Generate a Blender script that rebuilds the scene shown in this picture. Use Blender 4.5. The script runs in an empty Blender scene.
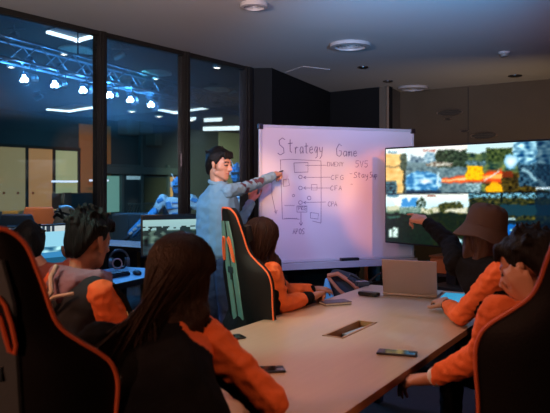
import bpy, bmesh, math, random
from mathutils import Vector, Matrix, noise
V = Vector
C = bpy.context.scene.collection
SC = bpy.context.scene
R = math.radians
CAMH = 1.45; F = 665.0; HZ = 184.0          # eye height, focal length in pixels of the 550x413 frame, horizon row
def at(px, py, d):                           # a spot seen at (px, py) at d metres in front of the camera
    return V(((px-275)*d/F, d, CAMH+(HZ-py)*d/F))
def atz(px, py, z):                          # a spot seen at (px, py) lying at height z
    return at(px, py, (CAMH-z)*F/(py-HZ))

# ---------------------------------------------------------------- materials
_m = {}
def mat(name, col, rough=.5, metal=0, bump=0, bscale=60, var=0, vscale=6, emit=None, estr=1, coat=0, stretch=None, sheen=0, spec=None):
    if name in _m: return _m[name]
    m = bpy.data.materials.new(name); m.use_nodes = True; n = m.node_tree.nodes; l = m.node_tree.links
    b = n['Principled BSDF']
    b.inputs['Base Color'].default_value = (*col, 1); b.inputs['Roughness'].default_value = rough
    b.inputs['Metallic'].default_value = metal; b.inputs['Coat Weight'].default_value = coat
    b.inputs['Sheen Weight'].default_value = sheen
    if spec is not None: b.inputs['Specular IOR Level'].default_value = spec
    tc = n.new('ShaderNodeTexCoord'); mp = n.new('ShaderNodeMapping'); l.new(tc.outputs['Object'], mp.inputs[0])
    if stretch: mp.inputs['Scale'].default_value = stretch
    if var:
        t = n.new('ShaderNodeTexNoise'); t.inputs['Scale'].default_value = vscale; t.inputs['Detail'].default_value = 5
        l.new(mp.outputs[0], t.inputs['Vector'])
        r = n.new('ShaderNodeMix'); r.data_type = 'RGBA'
        r.inputs[6].default_value = (*[c*(1-var) for c in col], 1); r.inputs[7].default_value = (*[min(1, c*(1+var)) for c in col], 1)
        l.new(t.outputs['Fac'], r.inputs[0]); l.new(r.outputs[2], b.inputs['Base Color'])
    if bump:
        t = n.new('ShaderNodeTexNoise'); t.inputs['Scale'].default_value = bscale; t.inputs['Detail'].default_value = 4
        l.new(mp.outputs[0], t.inputs['Vector'])
        u = n.new('ShaderNodeBump'); u.inputs['Strength'].default_value = bump; u.inputs['Distance'].default_value = .01
        l.new(t.outputs['Fac'], u.inputs['Height']); l.new(u.outputs[0], b.inputs['Normal'])
    if emit:
        b.inputs['Emission Color'].default_value = (*emit, 1); b.inputs['Emission Strength'].default_value = estr
    _m[name] = m; return m
def glass_mat(name, tint, refl=.06):
    m = bpy.data.materials.new(name); m.use_nodes = True; n = m.node_tree.nodes; l = m.node_tree.links; n.clear()
    o = n.new('ShaderNodeOutputMaterial'); mx = n.new('ShaderNodeMixShader'); t = n.new('ShaderNodeBsdfTransparent'); g = n.new('ShaderNodeBsdfGlossy')
    t.inputs[0].default_value = (*tint, 1); g.inputs['Roughness'].default_value = .02
    f = n.new('ShaderNodeFresnel'); f.inputs[0].default_value = 1.45
    k = n.new('ShaderNodeMath'); k.operation = 'MULTIPLY'; k.inputs[1].default_value = refl*10
    l.new(f.outputs[0], k.inputs[0]); l.new(k.outputs[0], mx.inputs[0]); l.new(t.outputs[0], mx.inputs[1]); l.new(g.outputs[0], mx.inputs[2]); l.new(mx.outputs[0], o.inputs[0])
    return m
def attr_mat(name, strength):                # a lit screen: the picture is a colour attribute of its own pixels
    m = bpy.data.materials.new(name); m.use_nodes = True; n = m.node_tree.nodes; l = m.node_tree.links
    b = n['Principled BSDF']; b.inputs['Base Color'].default_value = (.01, .01, .01, 1); b.inputs['Roughness'].default_value = .25
    a = n.new('ShaderNodeAttribute'); a.attribute_name = 'picture'
    l.new(a.outputs['Color'], b.inputs['Emission Color']); b.inputs['Emission Strength'].default_value = strength
    return m

# ---------------------------------------------------------------- mesh helpers
def tfm(loc=(0,0,0), rot=(0,0,0), scl=(1,1,1)):
    from mathutils import Euler
    return Matrix.Translation(V(loc)) @ Euler(rot).to_matrix().to_4x4() @ Matrix.Diagonal((*scl, 1))
def setmat(faces, i):
    for f in faces: f.material_index = i
def box(bm, c, s, rot=(0,0,0), bev=0, mi=0):
    t = bmesh.new(); bmesh.ops.create_cube(t, size=1, matrix=tfm((0,0,0), (0,0,0), s))
    if bev: bmesh.ops.bevel(t, geom=t.edges[:], offset=bev, segments=2, affect='EDGES', profile=.6)
    bmesh.ops.transform(t, matrix=tfm(c, rot), verts=t.verts); merge(bm, t, mi)
def merge(bm, t, mi=0):
    for f in t.faces: f.material_index = mi
    me = bpy.data.meshes.new('_t'); t.to_mesh(me); t.free(); bm.from_mesh(me); bpy.data.meshes.remove(me)
def cyl(bm, p0, p1, r0, r1=None, seg=16, mi=0, bev=0):
    p0, p1 = V(p0), V(p1); r1 = r0 if r1 is None else r1; d = p1-p0
    t = bmesh.new(); bmesh.ops.create_cone(t, cap_ends=True, segments=seg, radius1=r0, radius2=r1, depth=d.length)
    if bev:
        es = [e for e in t.edges if abs(e.verts[0].co.z-e.verts[1].co.z) < 1e-6]
        bmesh.ops.bevel(t, geom=es, offset=bev, segments=2, affect='EDGES')
    q = V((0,0,1)).rotation_difference(d.normalized())
    bmesh.ops.transform(t, matrix=Matrix.Translation((p0+p1)/2) @ q.to_matrix().to_4x4(), verts=t.verts); merge(bm, t, mi)
def ball(bm, c, r, mi=0, seg=16, rot=(0,0,0)):
    r = (r, r, r) if isinstance(r, (int, float)) else r
    t = bmesh.new(); bmesh.ops.create_uvsphere(t, u_segments=seg, v_segments=max(6, seg*2//3), radius=1, matrix=tfm(c, rot, r)); merge(bm, t, mi)
def torus(bm, c, R_, r, rot=(0,0,0), seg=28, ms=8, mi=0, sc=(1,1,1)):
    t = bmesh.new(); ring = []
    for i in range(seg):
        a = 2*math.pi*i/seg; row = []
        for j in range(ms):
            b = 2*math.pi*j/ms
            row.append(t.verts.new(((R_+r*math.cos(b))*math.cos(a), (R_+r*math.cos(b))*math.sin(a), r*math.sin(b))))
        ring.append(row)
    for i in range(seg):
        for j in range(ms):
            t.faces.new((ring[i][j], ring[(i+1)%seg][j], ring[(i+1)%seg][(j+1)%ms], ring[i][(j+1)%ms]))
    bmesh.ops.transform(t, matrix=tfm(c, rot, sc), verts=t.verts); merge(bm, t, mi)
def tube(bm, pts, r, seg=8, closed=False, mi=0, rads=None, flat=None):
    pts = [V(p) for p in pts]; n = len(pts); t = bmesh.new(); rings = []; up = V((0,0,1)); prev = None
    for i, p in enumerate(pts):
        a = pts[(i-1) % n] if closed or i > 0 else p; b = pts[(i+1) % n] if closed or i < n-1 else p
        d = (b-a).normalized() if (b-a).length > 1e-9 else V((0,0,1))
        if prev is None:
            x = d.cross(up) if abs(d.dot(up)) < .95 else d.cross(V((1,0,0)))
        else: x = prev - d*prev.dot(d)
        x.normalize(); prev = x; y = d.cross(x); rr = rads[i] if rads else r
        rings.append([t.verts.new(p + x*rr*math.cos(2*math.pi*k/seg) + y*rr*math.sin(2*math.pi*k/seg)) for k in range(seg)])
    for i in range(n if closed else n-1):
        A, B = rings[i], rings[(i+1) % n]
        for k in range(seg): t.faces.new((A[k], A[(k+1)%seg], B[(k+1)%seg], B[k]))
    if not closed: t.faces.new(rings[0][::-1]); t.faces.new(rings[-1])
    bmesh.ops.recalc_face_normals(t, faces=t.faces); merge(bm, t, mi)
def prism(bm, poly, z0, z1, mi=0):
    t = bmesh.new(); a = [t.verts.new((x, y, z0)) for x, y in poly]; b = [t.verts.new((x, y, z1)) for x, y in poly]
    t.faces.new(a[::-1]); t.faces.new(b)
    for i in range(len(poly)):
        j = (i+1) % len(poly); t.faces.new((a[i], a[j], b[j], b[i]))
    bmesh.ops.recalc_face_normals(t, faces=t.faces); merge(bm, t, mi)
def lathe(bm, prof, c=(0,0,0), seg=24, rot=(0,0,0), mi=0, scl=(1,1,1)):
    t = bmesh.new(); rings = []
    for r, z in prof: rings.append([t.verts.new((r*math.cos(2*math.pi*k/seg), r*math.sin(2*math.pi*k/seg), z)) for k in range(seg)])
    for A, B in zip(rings, rings[1:]):
        for k in range(seg): t.faces.new((A[k], A[(k+1)%seg], B[(k+1)%seg], B[k]))
    t.faces.new(rings[0][::-1]); t.faces.new(rings[-1]); bmesh.ops.recalc_face_normals(t, faces=t.faces)
    bmesh.ops.transform(t, matrix=tfm(c, rot, scl), verts=t.verts); merge(bm, t, mi)
def hull(bm, sph, mi=0, seg=10):
    t = bmesh.new()
    for s in sph:
        c, r = V(s[0]), s[1]; r = (r, r, r) if isinstance(r, (int, float)) else r
        q = s[2] if len(s) > 2 else None
        for i in range(1, seg):
            th = math.pi*i/seg
            for k in range(seg):
                ph = 2*math.pi*k/seg
                v = V((r[0]*math.sin(th)*math.cos(ph), r[1]*math.sin(th)*math.sin(ph), r[2]*math.cos(th)))
                t.verts.new(c + (q @ v if q else v))
        for sg in (1, -1):
            v = V((0, 0, sg*r[2])); t.verts.new(c + (q @ v if q else v))
    bmesh.ops.remove_doubles(t, verts=t.verts, dist=1e-5)
    g = bmesh.ops.convex_hull(t, input=t.verts[:])
    dead = [e for e in g['geom_interior'] + g['geom_unused'] if isinstance(e, bmesh.types.BMVert)]
    bmesh.ops.delete(t, geom=list(set(dead)), context='VERTS'); merge(bm, t, mi)
def obj(name, bm, mats, parent=None, smooth=False, origin=None):
    if origin is not None: bmesh.ops.translate(bm, vec=-V(origin), verts=bm.verts)
    me = bpy.data.meshes.new(name); bm.to_mesh(me); bm.free()
    for m in (mats if isinstance(mats, (list, tuple)) else [mats]): me.materials.append(m)
    if smooth:
        me.polygons.foreach_set('use_smooth', [True]*len(me.polygons))
        try: me.set_sharp_from_angle(angle=R(42))
        except Exception: pass
    o = bpy.data.objects.new(name, me); C.objects.link(o)
    if parent: o.parent = parent
    return o
def thing(name, label, cat, loc=(0,0,0), rz=0, group=None):
    o = bpy.data.objects.new(name, None); C.objects.link(o); o.empty_display_size = .1
    o.location = loc; o.rotation_euler = (0, 0, rz); return tag(o, label, cat, group)
def tag(o, label, cat, group=None, kind=None):
    o['label'] = label; o['category'] = cat
    if group: o['group'] = group
    if kind: o['kind'] = kind
    return o
def struct(name, bm, m, parent=None, smooth=False):
    o = obj(name, bm, m, parent, smooth)
    if not parent: o['kind'] = 'structure'
    return o
def place(o, loc, rz=0): o.location = loc; o.rotation_euler = (0, 0, rz); return o
def copy_tree(o, label=None, loc=None, rz=None, group=None, parent=None):
    c = o.copy(); C.objects.link(c); c.parent = parent
    if label: c['label'] = label
    if loc is not None: c.location = loc
    if rz is not None: c.rotation_euler = (0, 0, rz)
    if group: c['group'] = group
    for ch in [x for x in bpy.data.objects if x.parent == o]: copy_tree(ch, parent=c)
    return c
def blob(name, hulls, mats, parent, origin=(0,0,0), voxel=.006, smooth=3, disp=None, paint=None, extra=None):
    """One continuous skin grown over overlapping tapered volumes."""
    bm = bmesh.new()
    for h in hulls: hull(bm, h)
    bmesh.ops.translate(bm, vec=-V(origin), verts=bm.verts)
    me = bpy.data.meshes.new(name); bm.to_mesh(me); bm.free()
    o = bpy.data.objects.new(name, me); C.objects.link(o)
    r = o.modifiers.new('r', 'REMESH'); r.mode = 'VOXEL'; r.voxel_size = voxel; r.use_smooth_shade = True
    s = o.modifiers.new('s', 'SMOOTH'); s.factor = .5; s.iterations = smooth
    dg = bpy.context.evaluated_depsgraph_get(); ev = o.evaluated_get(dg)
    nm = bpy.data.meshes.new_from_object(ev, depsgraph=dg); nm.name = name
    o.modifiers.clear(); o.data = nm; bpy.data.meshes.remove(me)
    nm.materials.clear()
    for m in (mats if isinstance(mats, (list, tuple)) else [mats]): nm.materials.append(m)
    og = V(origin)
    if disp:
        ns = [v.normal.copy() for v in nm.vertices]
        for v, nn in zip(nm.vertices, ns): v.co = v.co + nn*disp(v.co+og)
    if paint:
        for p in nm.polygons: p.material_index = paint(p.center+og, p.normal)
    if extra:
        b2 = bmesh.new(); b2.from_mesh(nm); e = bmesh.new(); extra(e); bmesh.ops.translate(e, vec=-og, verts=e.verts)
        t = bpy.data.meshes.new('_e'); e.to_mesh(t); e.free(); b2.from_mesh(t); b2.to_mesh(nm); b2.free(); bpy.data.meshes.remove(t)
    nm.polygons.foreach_set('use_smooth', [True]*len(nm.polygons)); nm.update()
    if parent: o.parent = parent
    return o
def wrinkle(amp, sc):
    return lambda c: amp*(noise.noise(V((c.x*sc, c.y*sc, c.z*sc*1.8)))+.5*noise.noise(c*sc*2.3))
def strandy(amp, sc):
    return lambda c: amp*(noise.noise(V((c.x*sc, c.y*sc, c.z*sc*.18)))+.6*noise.noise(V((c.x*sc*2.4, c.y*sc*2.4, c.z*sc*.3))))

# ---------------------------------------------------------------- common materials
M_black = mat('black_plastic', (.012,.013,.016), .4)
M_blackfab = mat('black_fabric', (.007,.008,.010), .9, bump=.3, bscale=220, spec=.12)
M_leather = mat('black_leatherette', (.009,.009,.010), .55, spec=.22, bump=.15, bscale=180)
M_panel = mat('grey_leatherette', (.10,.13,.14), .5, bump=.15, bscale=160)
M_orange = mat('orange_piping', (.85,.17,.06), .6)
M_orfab = mat('orange_fabric', (.88,.19,.06), .8, spec=.2, bump=.25, bscale=200, var=.12, vscale=20)
M_frame = mat('dark_frame', (.012,.010,.010), .4)
M_metal = mat('dark_metal', (.05,.05,.055), .35, .8)
M_chrome = mat('brushed_metal', (.55,.55,.58), .3, 1)
M_skin = mat('skin', (.52,.25,.155), .5, var=.08, vscale=14, bump=.05)
M_skin2 = mat('skin_shaded_tone', (.55,.27,.17), .5, var=.08, vscale=14)  # slightly paler skin colour
M_lip = mat('lips', (.36,.10,.08), .45)
M_brow = mat('dark_brow', (.02,.013,.01), .6)
M_hair = mat('black_hair', (.005,.004,.004), .5, spec=.18, bump=.6, bscale=26, stretch=(8,8,.5), var=.5, vscale=6)
M_brownhair = mat('brown_hair', (.026,.010,.007), .5, spec=.2, bump=.6, bscale=26, stretch=(8,8,.5), var=.55, vscale=6)
M_white = mat('white_plastic', (.75,.75,.76), .4)
# ================================================================ the place
U = V((.567,.823,0)); N = V((-.823,.567,0))              # along the glass wall / into the hall beyond it
G0 = V((-2.03,4.91,0)); CH = 2.75; HH = 3.8
def gl(s, off=0, z=0): p = G0 + U*s + N*off; return V((p.x, p.y, z))
ROOM = [(-6.6,-1.72),(-.28,7.45),(-.034,7.45),(.78,9.4),(1.5,8.82),(1.77,9.4),(6.6,5.93),(6.6,-2.6),(-6.6,-2.6)]
bm = bmesh.new(); prism(bm, [(-26,-6),(12,-6),(12,40),(-26,40)], -.1, 0)
struct('floor', bm, mat('dark_carpet', (.035,.034,.04), .8, bump=.3, bscale=120, var=.3, vscale=30))
M_ceil = mat('painted_ceiling', (.50,.47,.47), .7, bump=.03, bscale=40)
bm = bmesh.new(); prism(bm, ROOM, CH, CH+.1); struct('ceiling', bm, M_ceil)
def wall(name, p, q, z0, z1, th, m):
    p, q = V((p[0],p[1],0)), V((q[0],q[1],0)); d = (q-p).normalized(); n = V((-d.y, d.x, 0))*th
    bm = bmesh.new(); prism(bm, [(p.x,p.y),(q.x,q.y),((q+n).x,(q+n).y),((p+n).x,(p+n).y)], z0, z1); return struct(name, bm, m)
M_dwall = mat('dark_wall_paint', (.007,.007,.008), .7, spec=.15, bump=.05, bscale=60)
M_brown = mat('brown_wall_panel', (.085,.062,.042), .30, bump=.02, bscale=20, var=.12, vscale=3, coat=.15)
wall('wall_column', (-.28,7.45), (-.034,7.45), 0, CH, .3, M_dwall)
wall('wall_recess', (-.034,7.45), (.78,9.4), 0, CH, .12, M_dwall)
wall('wall_end', (.78,9.4), (1.5,8.82), 0, CH, .12, M_dwall)
wall('wall_return', (1.5,8.82), (1.77,9.4), 0, CH, .12, mat('brown_strip', (.07,.05,.035), .5))
wall('wall_right', (1.77,9.4), (6.6,5.93), 0, CH, .12, M_brown)
wall('wall_side', (6.6,5.93), (6.6,-2.6), 0, CH, .12, M_dwall)
wall('wall_back', (6.6,-2.6), (-6.6,-2.6), 0, CH, .12, M_dwall)
wall('wall_bulkhead', (-6.6,-1.72), (-.28,7.45), CH+.1, HH, .1, M_dwall)
# panel joints of the brown wall
wd = (V((6.6,5.93,0))-V((1.77,9.4,0))).normalized(); wn = V((-wd.y, wd.x, 0))
for i, s in enumerate((.98, 2.15, 3.3, 4.5)):
    p = V((1.77,9.4,0))+wd*s - wn*.003; bm = bmesh.new(); box(bm, (p.x,p.y,CH/2), (.012,.006,CH-.02), (0,0,math.atan2(wd.y,wd.x)))
    struct('trim_%d' % (i+1), bm, mat('joint_shadow_gap', (.03,.022,.016), .6))
p = V((1.5,8.82,0)); bm = bmesh.new(); box(bm, (1.49,8.80,CH/2), (.03,.03,CH-.02)); struct('trim_5', bm, mat('wood_edge', (.14,.08,.04), .5))
# ---- glass partition: frame members and one pane per bay
rz = math.atan2(U.y, U.x)
ms = [-7.5, -5.35, -3.2, -2.2, -1.17, -.12, .94, 2.0, 3.02]
for i, s in enumerate(ms):
    c = gl(s); w = .075 if s < 3 else .13; bm = bmesh.new(); box(bm, (c.x, c.y, CH/2), (w,.10,CH-.004), (0,0,rz), .006)
    box(bm, (c.x, c.y, CH/2), (w*.45,.13,CH-.01), (0,0,rz), .004)
    struct('window_frame_%d' % (i+1), bm, M_frame)
M_glass = glass_mat('partition_glass', (.93,.96,.97), .035)
for i, (a, b) in enumerate(zip(ms, ms[1:])):
    c = gl((a+b)/2); bm = bmesh.new(); box(bm, (c.x, c.y, CH/2), (b-a-.076,.010,CH-.1), (0,0,rz)); struct('window_%d' % (i+1), bm, M_glass)
c = gl(-2.24); bm = bmesh.new(); box(bm, (c.x, c.y, .025), (10.6,.08,.05), (0,0,rz)); struct('baseboard_left', bm, M_frame)
c = gl(-2.24); bm = bmesh.new(); box(bm, (c.x, c.y, CH-.02), (10.6,.06,.04), (0,0,rz)); struct('trim_6', bm, M_frame)

# ---- hall beyond the glass
M_hwall = mat('hall_wall_paint', (.05,.07,.085), .7, bump=.05)
M_hceil = mat('hall_ceiling_black', (.035,.05,.06), .7)
bm = bmesh.new(); prism(bm, [(-26,-6),(12,-6),(12,40),(-26,40)], HH, HH+.1); struct('ceiling_hall', bm, M_hceil)
H0 = V((-8.6,20.8,0)); HU = V((.56,.83,0)).normalized(); HN = V((.83,-.56,0)).normalized()   # towards the camera
def hs(px): k = (px-275)/F; return (8.6+20.8*k)/(.559-.829*k)
def hp(px, py=None, off=0):
    p = H0 + HU*hs(px) + HN*off; return V((p.x, p.y, 0 if py is None else CAMH+(HZ-py)*p.y/F))
a, b = H0-HU*20, H0+HU*17
wall('wall_hall', (a.x,a.y), (b.x,b.y), 0, HH, .2, M_hwall)
wall('wall_hall_end', (b.x,b.y), (12,b.y-6), 0, HH, .2, M_hwall)
hrz = math.atan2(HU.y, HU.x)
def hbox(name, x0, x1, y0, y1, m, th=.1, off=0, parent=None, bev=0):
    p, q = hp(x0, None, off), hp(x1, None, off); c = (p+q)/2; k = c.y/F
    z0, z1 = CAMH+(HZ-y1)*k, CAMH+(HZ-y0)*k
    bm = bmesh.new(); box(bm, (c.x+HN.x*th/2, c.y+HN.y*th/2, (max(z0,.0)+z1)/2), ((q-p).length, th, z1-max(z0,.0)), (0,0,hrz), bev)
    return obj(name, bm, m, parent)
M_win = [mat('frosted_window_warm', (.3,.25,.15), .5, emit=(.46,.34,.15), estr=.36, var=.2, vscale=1),
         mat('frosted_window_amber', (.3,.2,.1), .5, emit=(.62,.28,.10), estr=.42),
         mat('frosted_window_green', (.3,.3,.2), .5, emit=(.42,.48,.24), estr=.46)]
M_mull = mat('brown_window_bar', (.05,.035,.03), .5)
wt = thing('office_window', 'wide lit interior window of three frosted bays on the far left of the hall', 'window', hp(38), 0)
og = hp(38)
def wpart(name, *a, **k):
    o = hbox(name, *a, **k); o.data.transform(Matrix.Translation(-V((og.x, og.y, 0)))); o.parent = wt; return o
wpart('pane', -60, 24, 146, 212, M_win[0], .05, .02); wpart('pane', 27, 51, 149, 212, M_win[1], .05, .02); wpart('pane', 54, 77, 151, 194, M_win[2], .05, .02)
for x in (24.2, 51.2, 76): wpart('window_bar', x, x+2.2, 146 if x < 40 else 149, 214, M_mull, .1, .02)
wpart('head_bar', -60, 78.5, 144.5, 147.5, M_mull, .1, .02)
for n_, (x, y) in enumerate([(2,193),(16,193),(31,193),(60,178)]):
    c = hp(x, y, .1); bm = bmesh.new(); cyl(bm, c, c+V((HN.x,HN.y,0))*.01, .04 if n_ < 3 else .001, mi=0)
    if n_ < 3:
        o = obj('door_knob', bm, mat('red_dot', (.5,.08,.03), .5)); tag(o, ['leftmost','middle','rightmost'][n_]+' of the three red round stickers on the lit office window', 'sticker', 'stickers on the office window'); o.name = 'round_sticker'
    else: bm.free()
o = hbox('wall_panel', 78.5, 110, 125, 215, mat('orange_wall_panel', (.55,.24,.09), .6), .04, .01); tag(o, 'orange painted wall panel between the office window and the glass door', 'wall panel')
c1, c2 = hp(40,182.5,.6), hp(66,180.5,.6); bm = bmesh.new(); box(bm, (c1+c2)/2, ((c2-c1).length,.04,.06), (0,0,hrz), .01); 
M_barrefl = mat('lit_tube', (.8,.8,.8), .3, emit=(.62,.74,1), estr=1.1)  # glowing bars added for a light-bar reflection in the glass
o = obj('light_tube', bm, M_barrefl); tag(o, 'white light tube in front of the amber and green window bays', 'light', 'white light tubes along the hall wall')
c1, c2 = hp(78,181,.6), hp(97,180,.6); bm = bmesh.new(); box(bm, (c1+c2)/2, ((c2-c1).length,.04,.06), (0,0,hrz), .01)
o = obj('light_tube', bm, M_barrefl); tag(o, 'white light tube in front of the orange wall panel', 'light', 'white light tubes along the hall wall')
# dark cabinet under the green bay
o = hbox('storage_cabinet', 48, 80, 193, 226, mat('cabinet_dark', (.02,.03,.04), .5), .5, .2); tag(o, 'dark low cabinet under the green window bay of the hall', 'cabinet')
o = hbox('wall_panel', 48, 56, 192.5, 214, mat('maroon_board', (.14,.045,.035), .6), .05, .75); tag(o, 'narrow maroon board leaning on the dark cabinet', 'board')
# glass door front with mullions, beam, railings
dr = thing('shopfront', 'blue-grey glazed shopfront with a door bay seen between the first and second glass posts', 'shopfront', hp(130))
og2 = hp(130)
def dpart(name, *a, **k):
    o = hbox(name, *a, **k); o.data.transform(Matrix.Translation(-V((og2.x, og2.y, 0)))); o.parent = dr; return o
M_alu = mat('blue_grey_aluminium', (.12,.17,.19), .4, .3)
M_pg = mat('shop_pane_green', (.1,.2,.18), .4, emit=(.16,.38,.33), estr=.65); M_pd = mat('shop_pane_dark', (.03,.06,.08), .25)
M_pw = mat('shop_pane_warm', (.3,.2,.1), .4, emit=(.7,.36,.10), estr=.8)
dpart('beam', 100, 184, 167.5, 174.5, M_alu, .25, .02); dpart('upper_rail', 100, 140, 164.5, 166.5, M_alu, .1, .05)
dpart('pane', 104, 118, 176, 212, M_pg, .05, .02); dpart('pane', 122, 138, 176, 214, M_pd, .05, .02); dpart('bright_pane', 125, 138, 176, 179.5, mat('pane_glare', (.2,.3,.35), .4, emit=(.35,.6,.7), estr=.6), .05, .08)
dpart('pane', 143, 165, 178, 214, mat('shop_pane_olive', (.07,.08,.06), .35), .05, .02); dpart('pane', 167, 181, 177, 214, M_pw, .05, .02)
for x in (119, 138.5, 165, 181): dpart('post', x, x+2.4, 165, 216, M_alu, .12, .03)
dpart('post', 138, 140, 110, 166, M_alu, .12, .03)
o = hbox('wall_panel', 218, 262, 133, 195, mat('olive_wall_panel', (.34,.36,.26), .6), .05, .02); tag(o, 'tall olive wall panel behind the standing man', 'wall panel')
for i, (x0, x1, y0, y1) in enumerate([(113,125,117,135),(126,139,117,134),(141,148,134,146)]):
    p, q = hp(x0), hp(x1); c = hp((x0+x1)/2, (y0+y1)/2, .5)
    bm = bmesh.new(); box(bm, c, ((q-p).length, .5, (y1-y0)*c.y/F), (0,0,hrz), .03)
    for j in range(3): box(bm, c+HN*.255+V((0,0,(j-1)*.2*(y1-y0)*c.y/F*1.2)), ((q-p).length*.8,.02,.03), (0,0,hrz))
    o = obj('duct_unit', bm, mat('duct_metal', (.13,.13,.12), .5)); tag(o, ['left grey ventilation box high on the wall beyond the first post','right grey ventilation box high on the wall beyond the first post','small grey box below the two ventilation boxes','thin grey box over the olive wall panel'][i], 'duct', 'ventilation boxes in the hall')
# coil like railing
og3 = hp(125,212,1.2); rl = thing('hall_railing', 'low railing with slanted bars before the glazed shopfront', 'railing', (og3.x,og3.y,0))
bm = bmesh.new(); a, b = hp(104,214,1.2)-V((og3.x,og3.y,0)), hp(142,212,1.2)-V((og3.x,og3.y,0))
tube(bm, [a, b], .03); tube(bm, [a+V((0,0,.35)), b+V((0,0,.35))], .03); obj('rail', bm, M_alu, rl)
for i in range(15):
    p = a.lerp(b, i/14); bm = bmesh.new(); tube(bm, [p, p+V((.12,0,.35))], .02, 5); obj('bar', bm, M_alu, rl)
for t in (0, 1):
    p = a.lerp(b, t); bm = bmesh.new(); tube(bm, [V((p.x,p.y,0)), p], .03, 6); obj('post', bm, M_alu, rl)
c = hp(148,206,1.0); rg = thing('ring_lamp', 'small ring shaped lamp on a stand by the olive pane', 'lamp', (c.x,c.y,0))
bm = bmesh.new(); torus(bm, (0,0,c.z), .17, .03, (R(90),0,R(-20))); obj('light_ring', bm, mat('ring_glow', (.8,.8,.8), .4, emit=(.75,.9,.85), estr=1.1), rg, True)
bm = bmesh.new(); tube(bm, [(0,0,0),(0,0,c.z-.19)], .02); cyl(bm, (0,0,0), (0,0,.02), .18); obj('stand', bm, M_metal, rg)

# ---- truss with stage lights
TA, TB = V((-5.4,3.2,0)), V((-.2,15.8,0)); td = (TB-TA).normalized(); tn = V((-td.y, td.x, 0))
ta = V((-3.19,8.55,0)); TA = ta - td*6; L = 15.5
tr = thing('lighting_truss', 'long silvery lattice truss hung under the hall ceiling', 'truss', (TA.x, TA.y, 2.98), math.atan2(td.y, td.x))
M_alum = mat('truss_aluminium', (.22,.27,.30), .5, .5)
for (y, z) in ((-.14,0),(.14,0),(-.14,.26),(.14,.26)):
    bm = bmesh.new(); tube(bm, [(0,y,z),(L,y,z)], .018, 8); obj('chord', bm, M_alum, tr)
n = int(L/.32)
for side, (a, b) in enumerate([((-.14,0),(-.14,.26)),((.14,0),(.14,.26)),((-.14,0),(.14,0))]):
    bm = bmesh.new()
    for i in range(n):
        x0, x1 = i*.32, (i+1)*.32; s, e = (a, b) if i % 2 == 0 else (b, a)
        tube(bm, [(x0,)+s, (x1,)+e], .009, 6)
    obj('lattice', bm, M_alum, tr)
for x in range(1, 16, 3):
    bm = bmesh.new(); tube(bm, [(x,0,.26),(x,0,HH-2.98)], .012, 6); obj('hanger', bm, M_metal, tr)
M_lens = mat('lit_lens', (.9,.95,1), .2, emit=(.55,.80,1), estr=40)
lampw = ['leftmost','second from the left','third from the left','fourth from the left beside the post','fifth from the left','rightmost']
lps = [(27,79,8.55),(57,84.5,9.05),(85,90,9.6),(111,95,10.15),(131.5,99.5,10.7),(152,104.5,11.3)]
slamp = None
for i, (x, y, d) in enumerate(lps):
    c = at(x, y, d); c.z = max(c.z, 2.55)
    if slamp is None:
        slamp = thing('stage_light', 'x', 'stage light', (0,0,0), 0, 'blue-white stage lights under the truss')
        bm = bmesh.new(); cyl(bm, (0,.16,.02), (0,-.02,0), .06, .085, 18, bev=.01); cyl(bm, (0,-.02,0), (0,-.05,-.005), .09, .09, 18); obj('housing', bm, M_black, slamp, True)
        for k in range(5): pass
        bm = bmesh.new()
        for (dx, dz) in ((0,.033),(-.032,-.02),(.032,-.02)): cyl(bm, (dx,-.05,dz), (dx,-.058,dz), .030, .026, 14)
        obj('lens', bm, M_lens, slamp)
        bm = bmesh.new(); tube(bm, [(-.1,.05,0),(-.1,.05,.13),(.1,.05,.13),(.1,.05,0)], .008, 6); tube(bm, [(0,.05,.13),(0,.05,.27)], .012, 6); box(bm, (0,.05,.27), (.05,.06,.05)); obj('yoke', bm, M_metal, slamp)
        o = slamp
    else: o = copy_tree(slamp)
    o['label'] = 'lit blue-white stage light under the truss, '+lampw[i]; o.location = c; o.rotation_euler = (0,0,-math.atan2(c.x, c.y)*-1)
    l = bpy.data.lights.new('stage_lamp', 'SPOT'); l.energy = 40; l.color = (.10,.42,1); l.spot_size = R(150); l.spot_blend = 1; l.shadow_soft_size = .07
    lo = bpy.data.objects.new('stage_lamp', l); C.objects.link(lo); lo.location = c+V((.1,-.18,-.05)); dv = V((.35,-.5,-.55)); lo.rotation_euler = dv.to_track_quat('-Z','Y').to_euler()
    l = bpy.data.lights.new('stage_glow', 'POINT'); l.energy = 14; l.color = (.05,.36,1); l.shadow_soft_size = .05
    lo = bpy.data.objects.new('stage_glow', l); C.objects.link(lo); lo.location = c+V((0,-.15,.12))

# ---- hall ceiling fittings
M_pan = mat('lit_panel', (.8,.85,.9), .3, emit=(.78,.95,1), estr=2.0); M_dimpan = mat('unlit_panel', (.08,.13,.15), .5)
fz = HH-.03
def hz(px, py, z=fz): return at(px, py, (z-CAMH)*F/(HZ-py))
def ringlight(c3, label, w=.06, es=None):          # two lit sides meeting at the far corner, dim plate inside
    A, B, Cc = [hz(*p) for p in c3]; D = A+Cc-B
    t = thing('troffer_light', label, 'ceiling light', (B.x,B.y,fz-.02), 0, 'square ceiling lights of the hall')
    for P in (A, Cc):
        e = (P-B); n_ = V((-e.y,e.x,0)).normalized()*w
        if n_.dot(((A+Cc)/2-B)) < 0: n_ = -n_
        bm = bmesh.new(); q = [V((0,0,0)), e, e+n_, n_]; prism(bm, [(v.x,v.y) for v in q], -.02, .02); obj('light_strip', bm, M_pan, t)
    bm = bmesh.new(); q = [V((0,0,0)), A-B, D-B, Cc-B]; prism(bm, [(v.x,v.y) for v in q], .022, .045); obj('plate', bm, M_dimpan, t)
ringlight([(46,31),(78,40),(104,33)], 'large square ceiling light above the truss left of the first post', .07)
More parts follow.
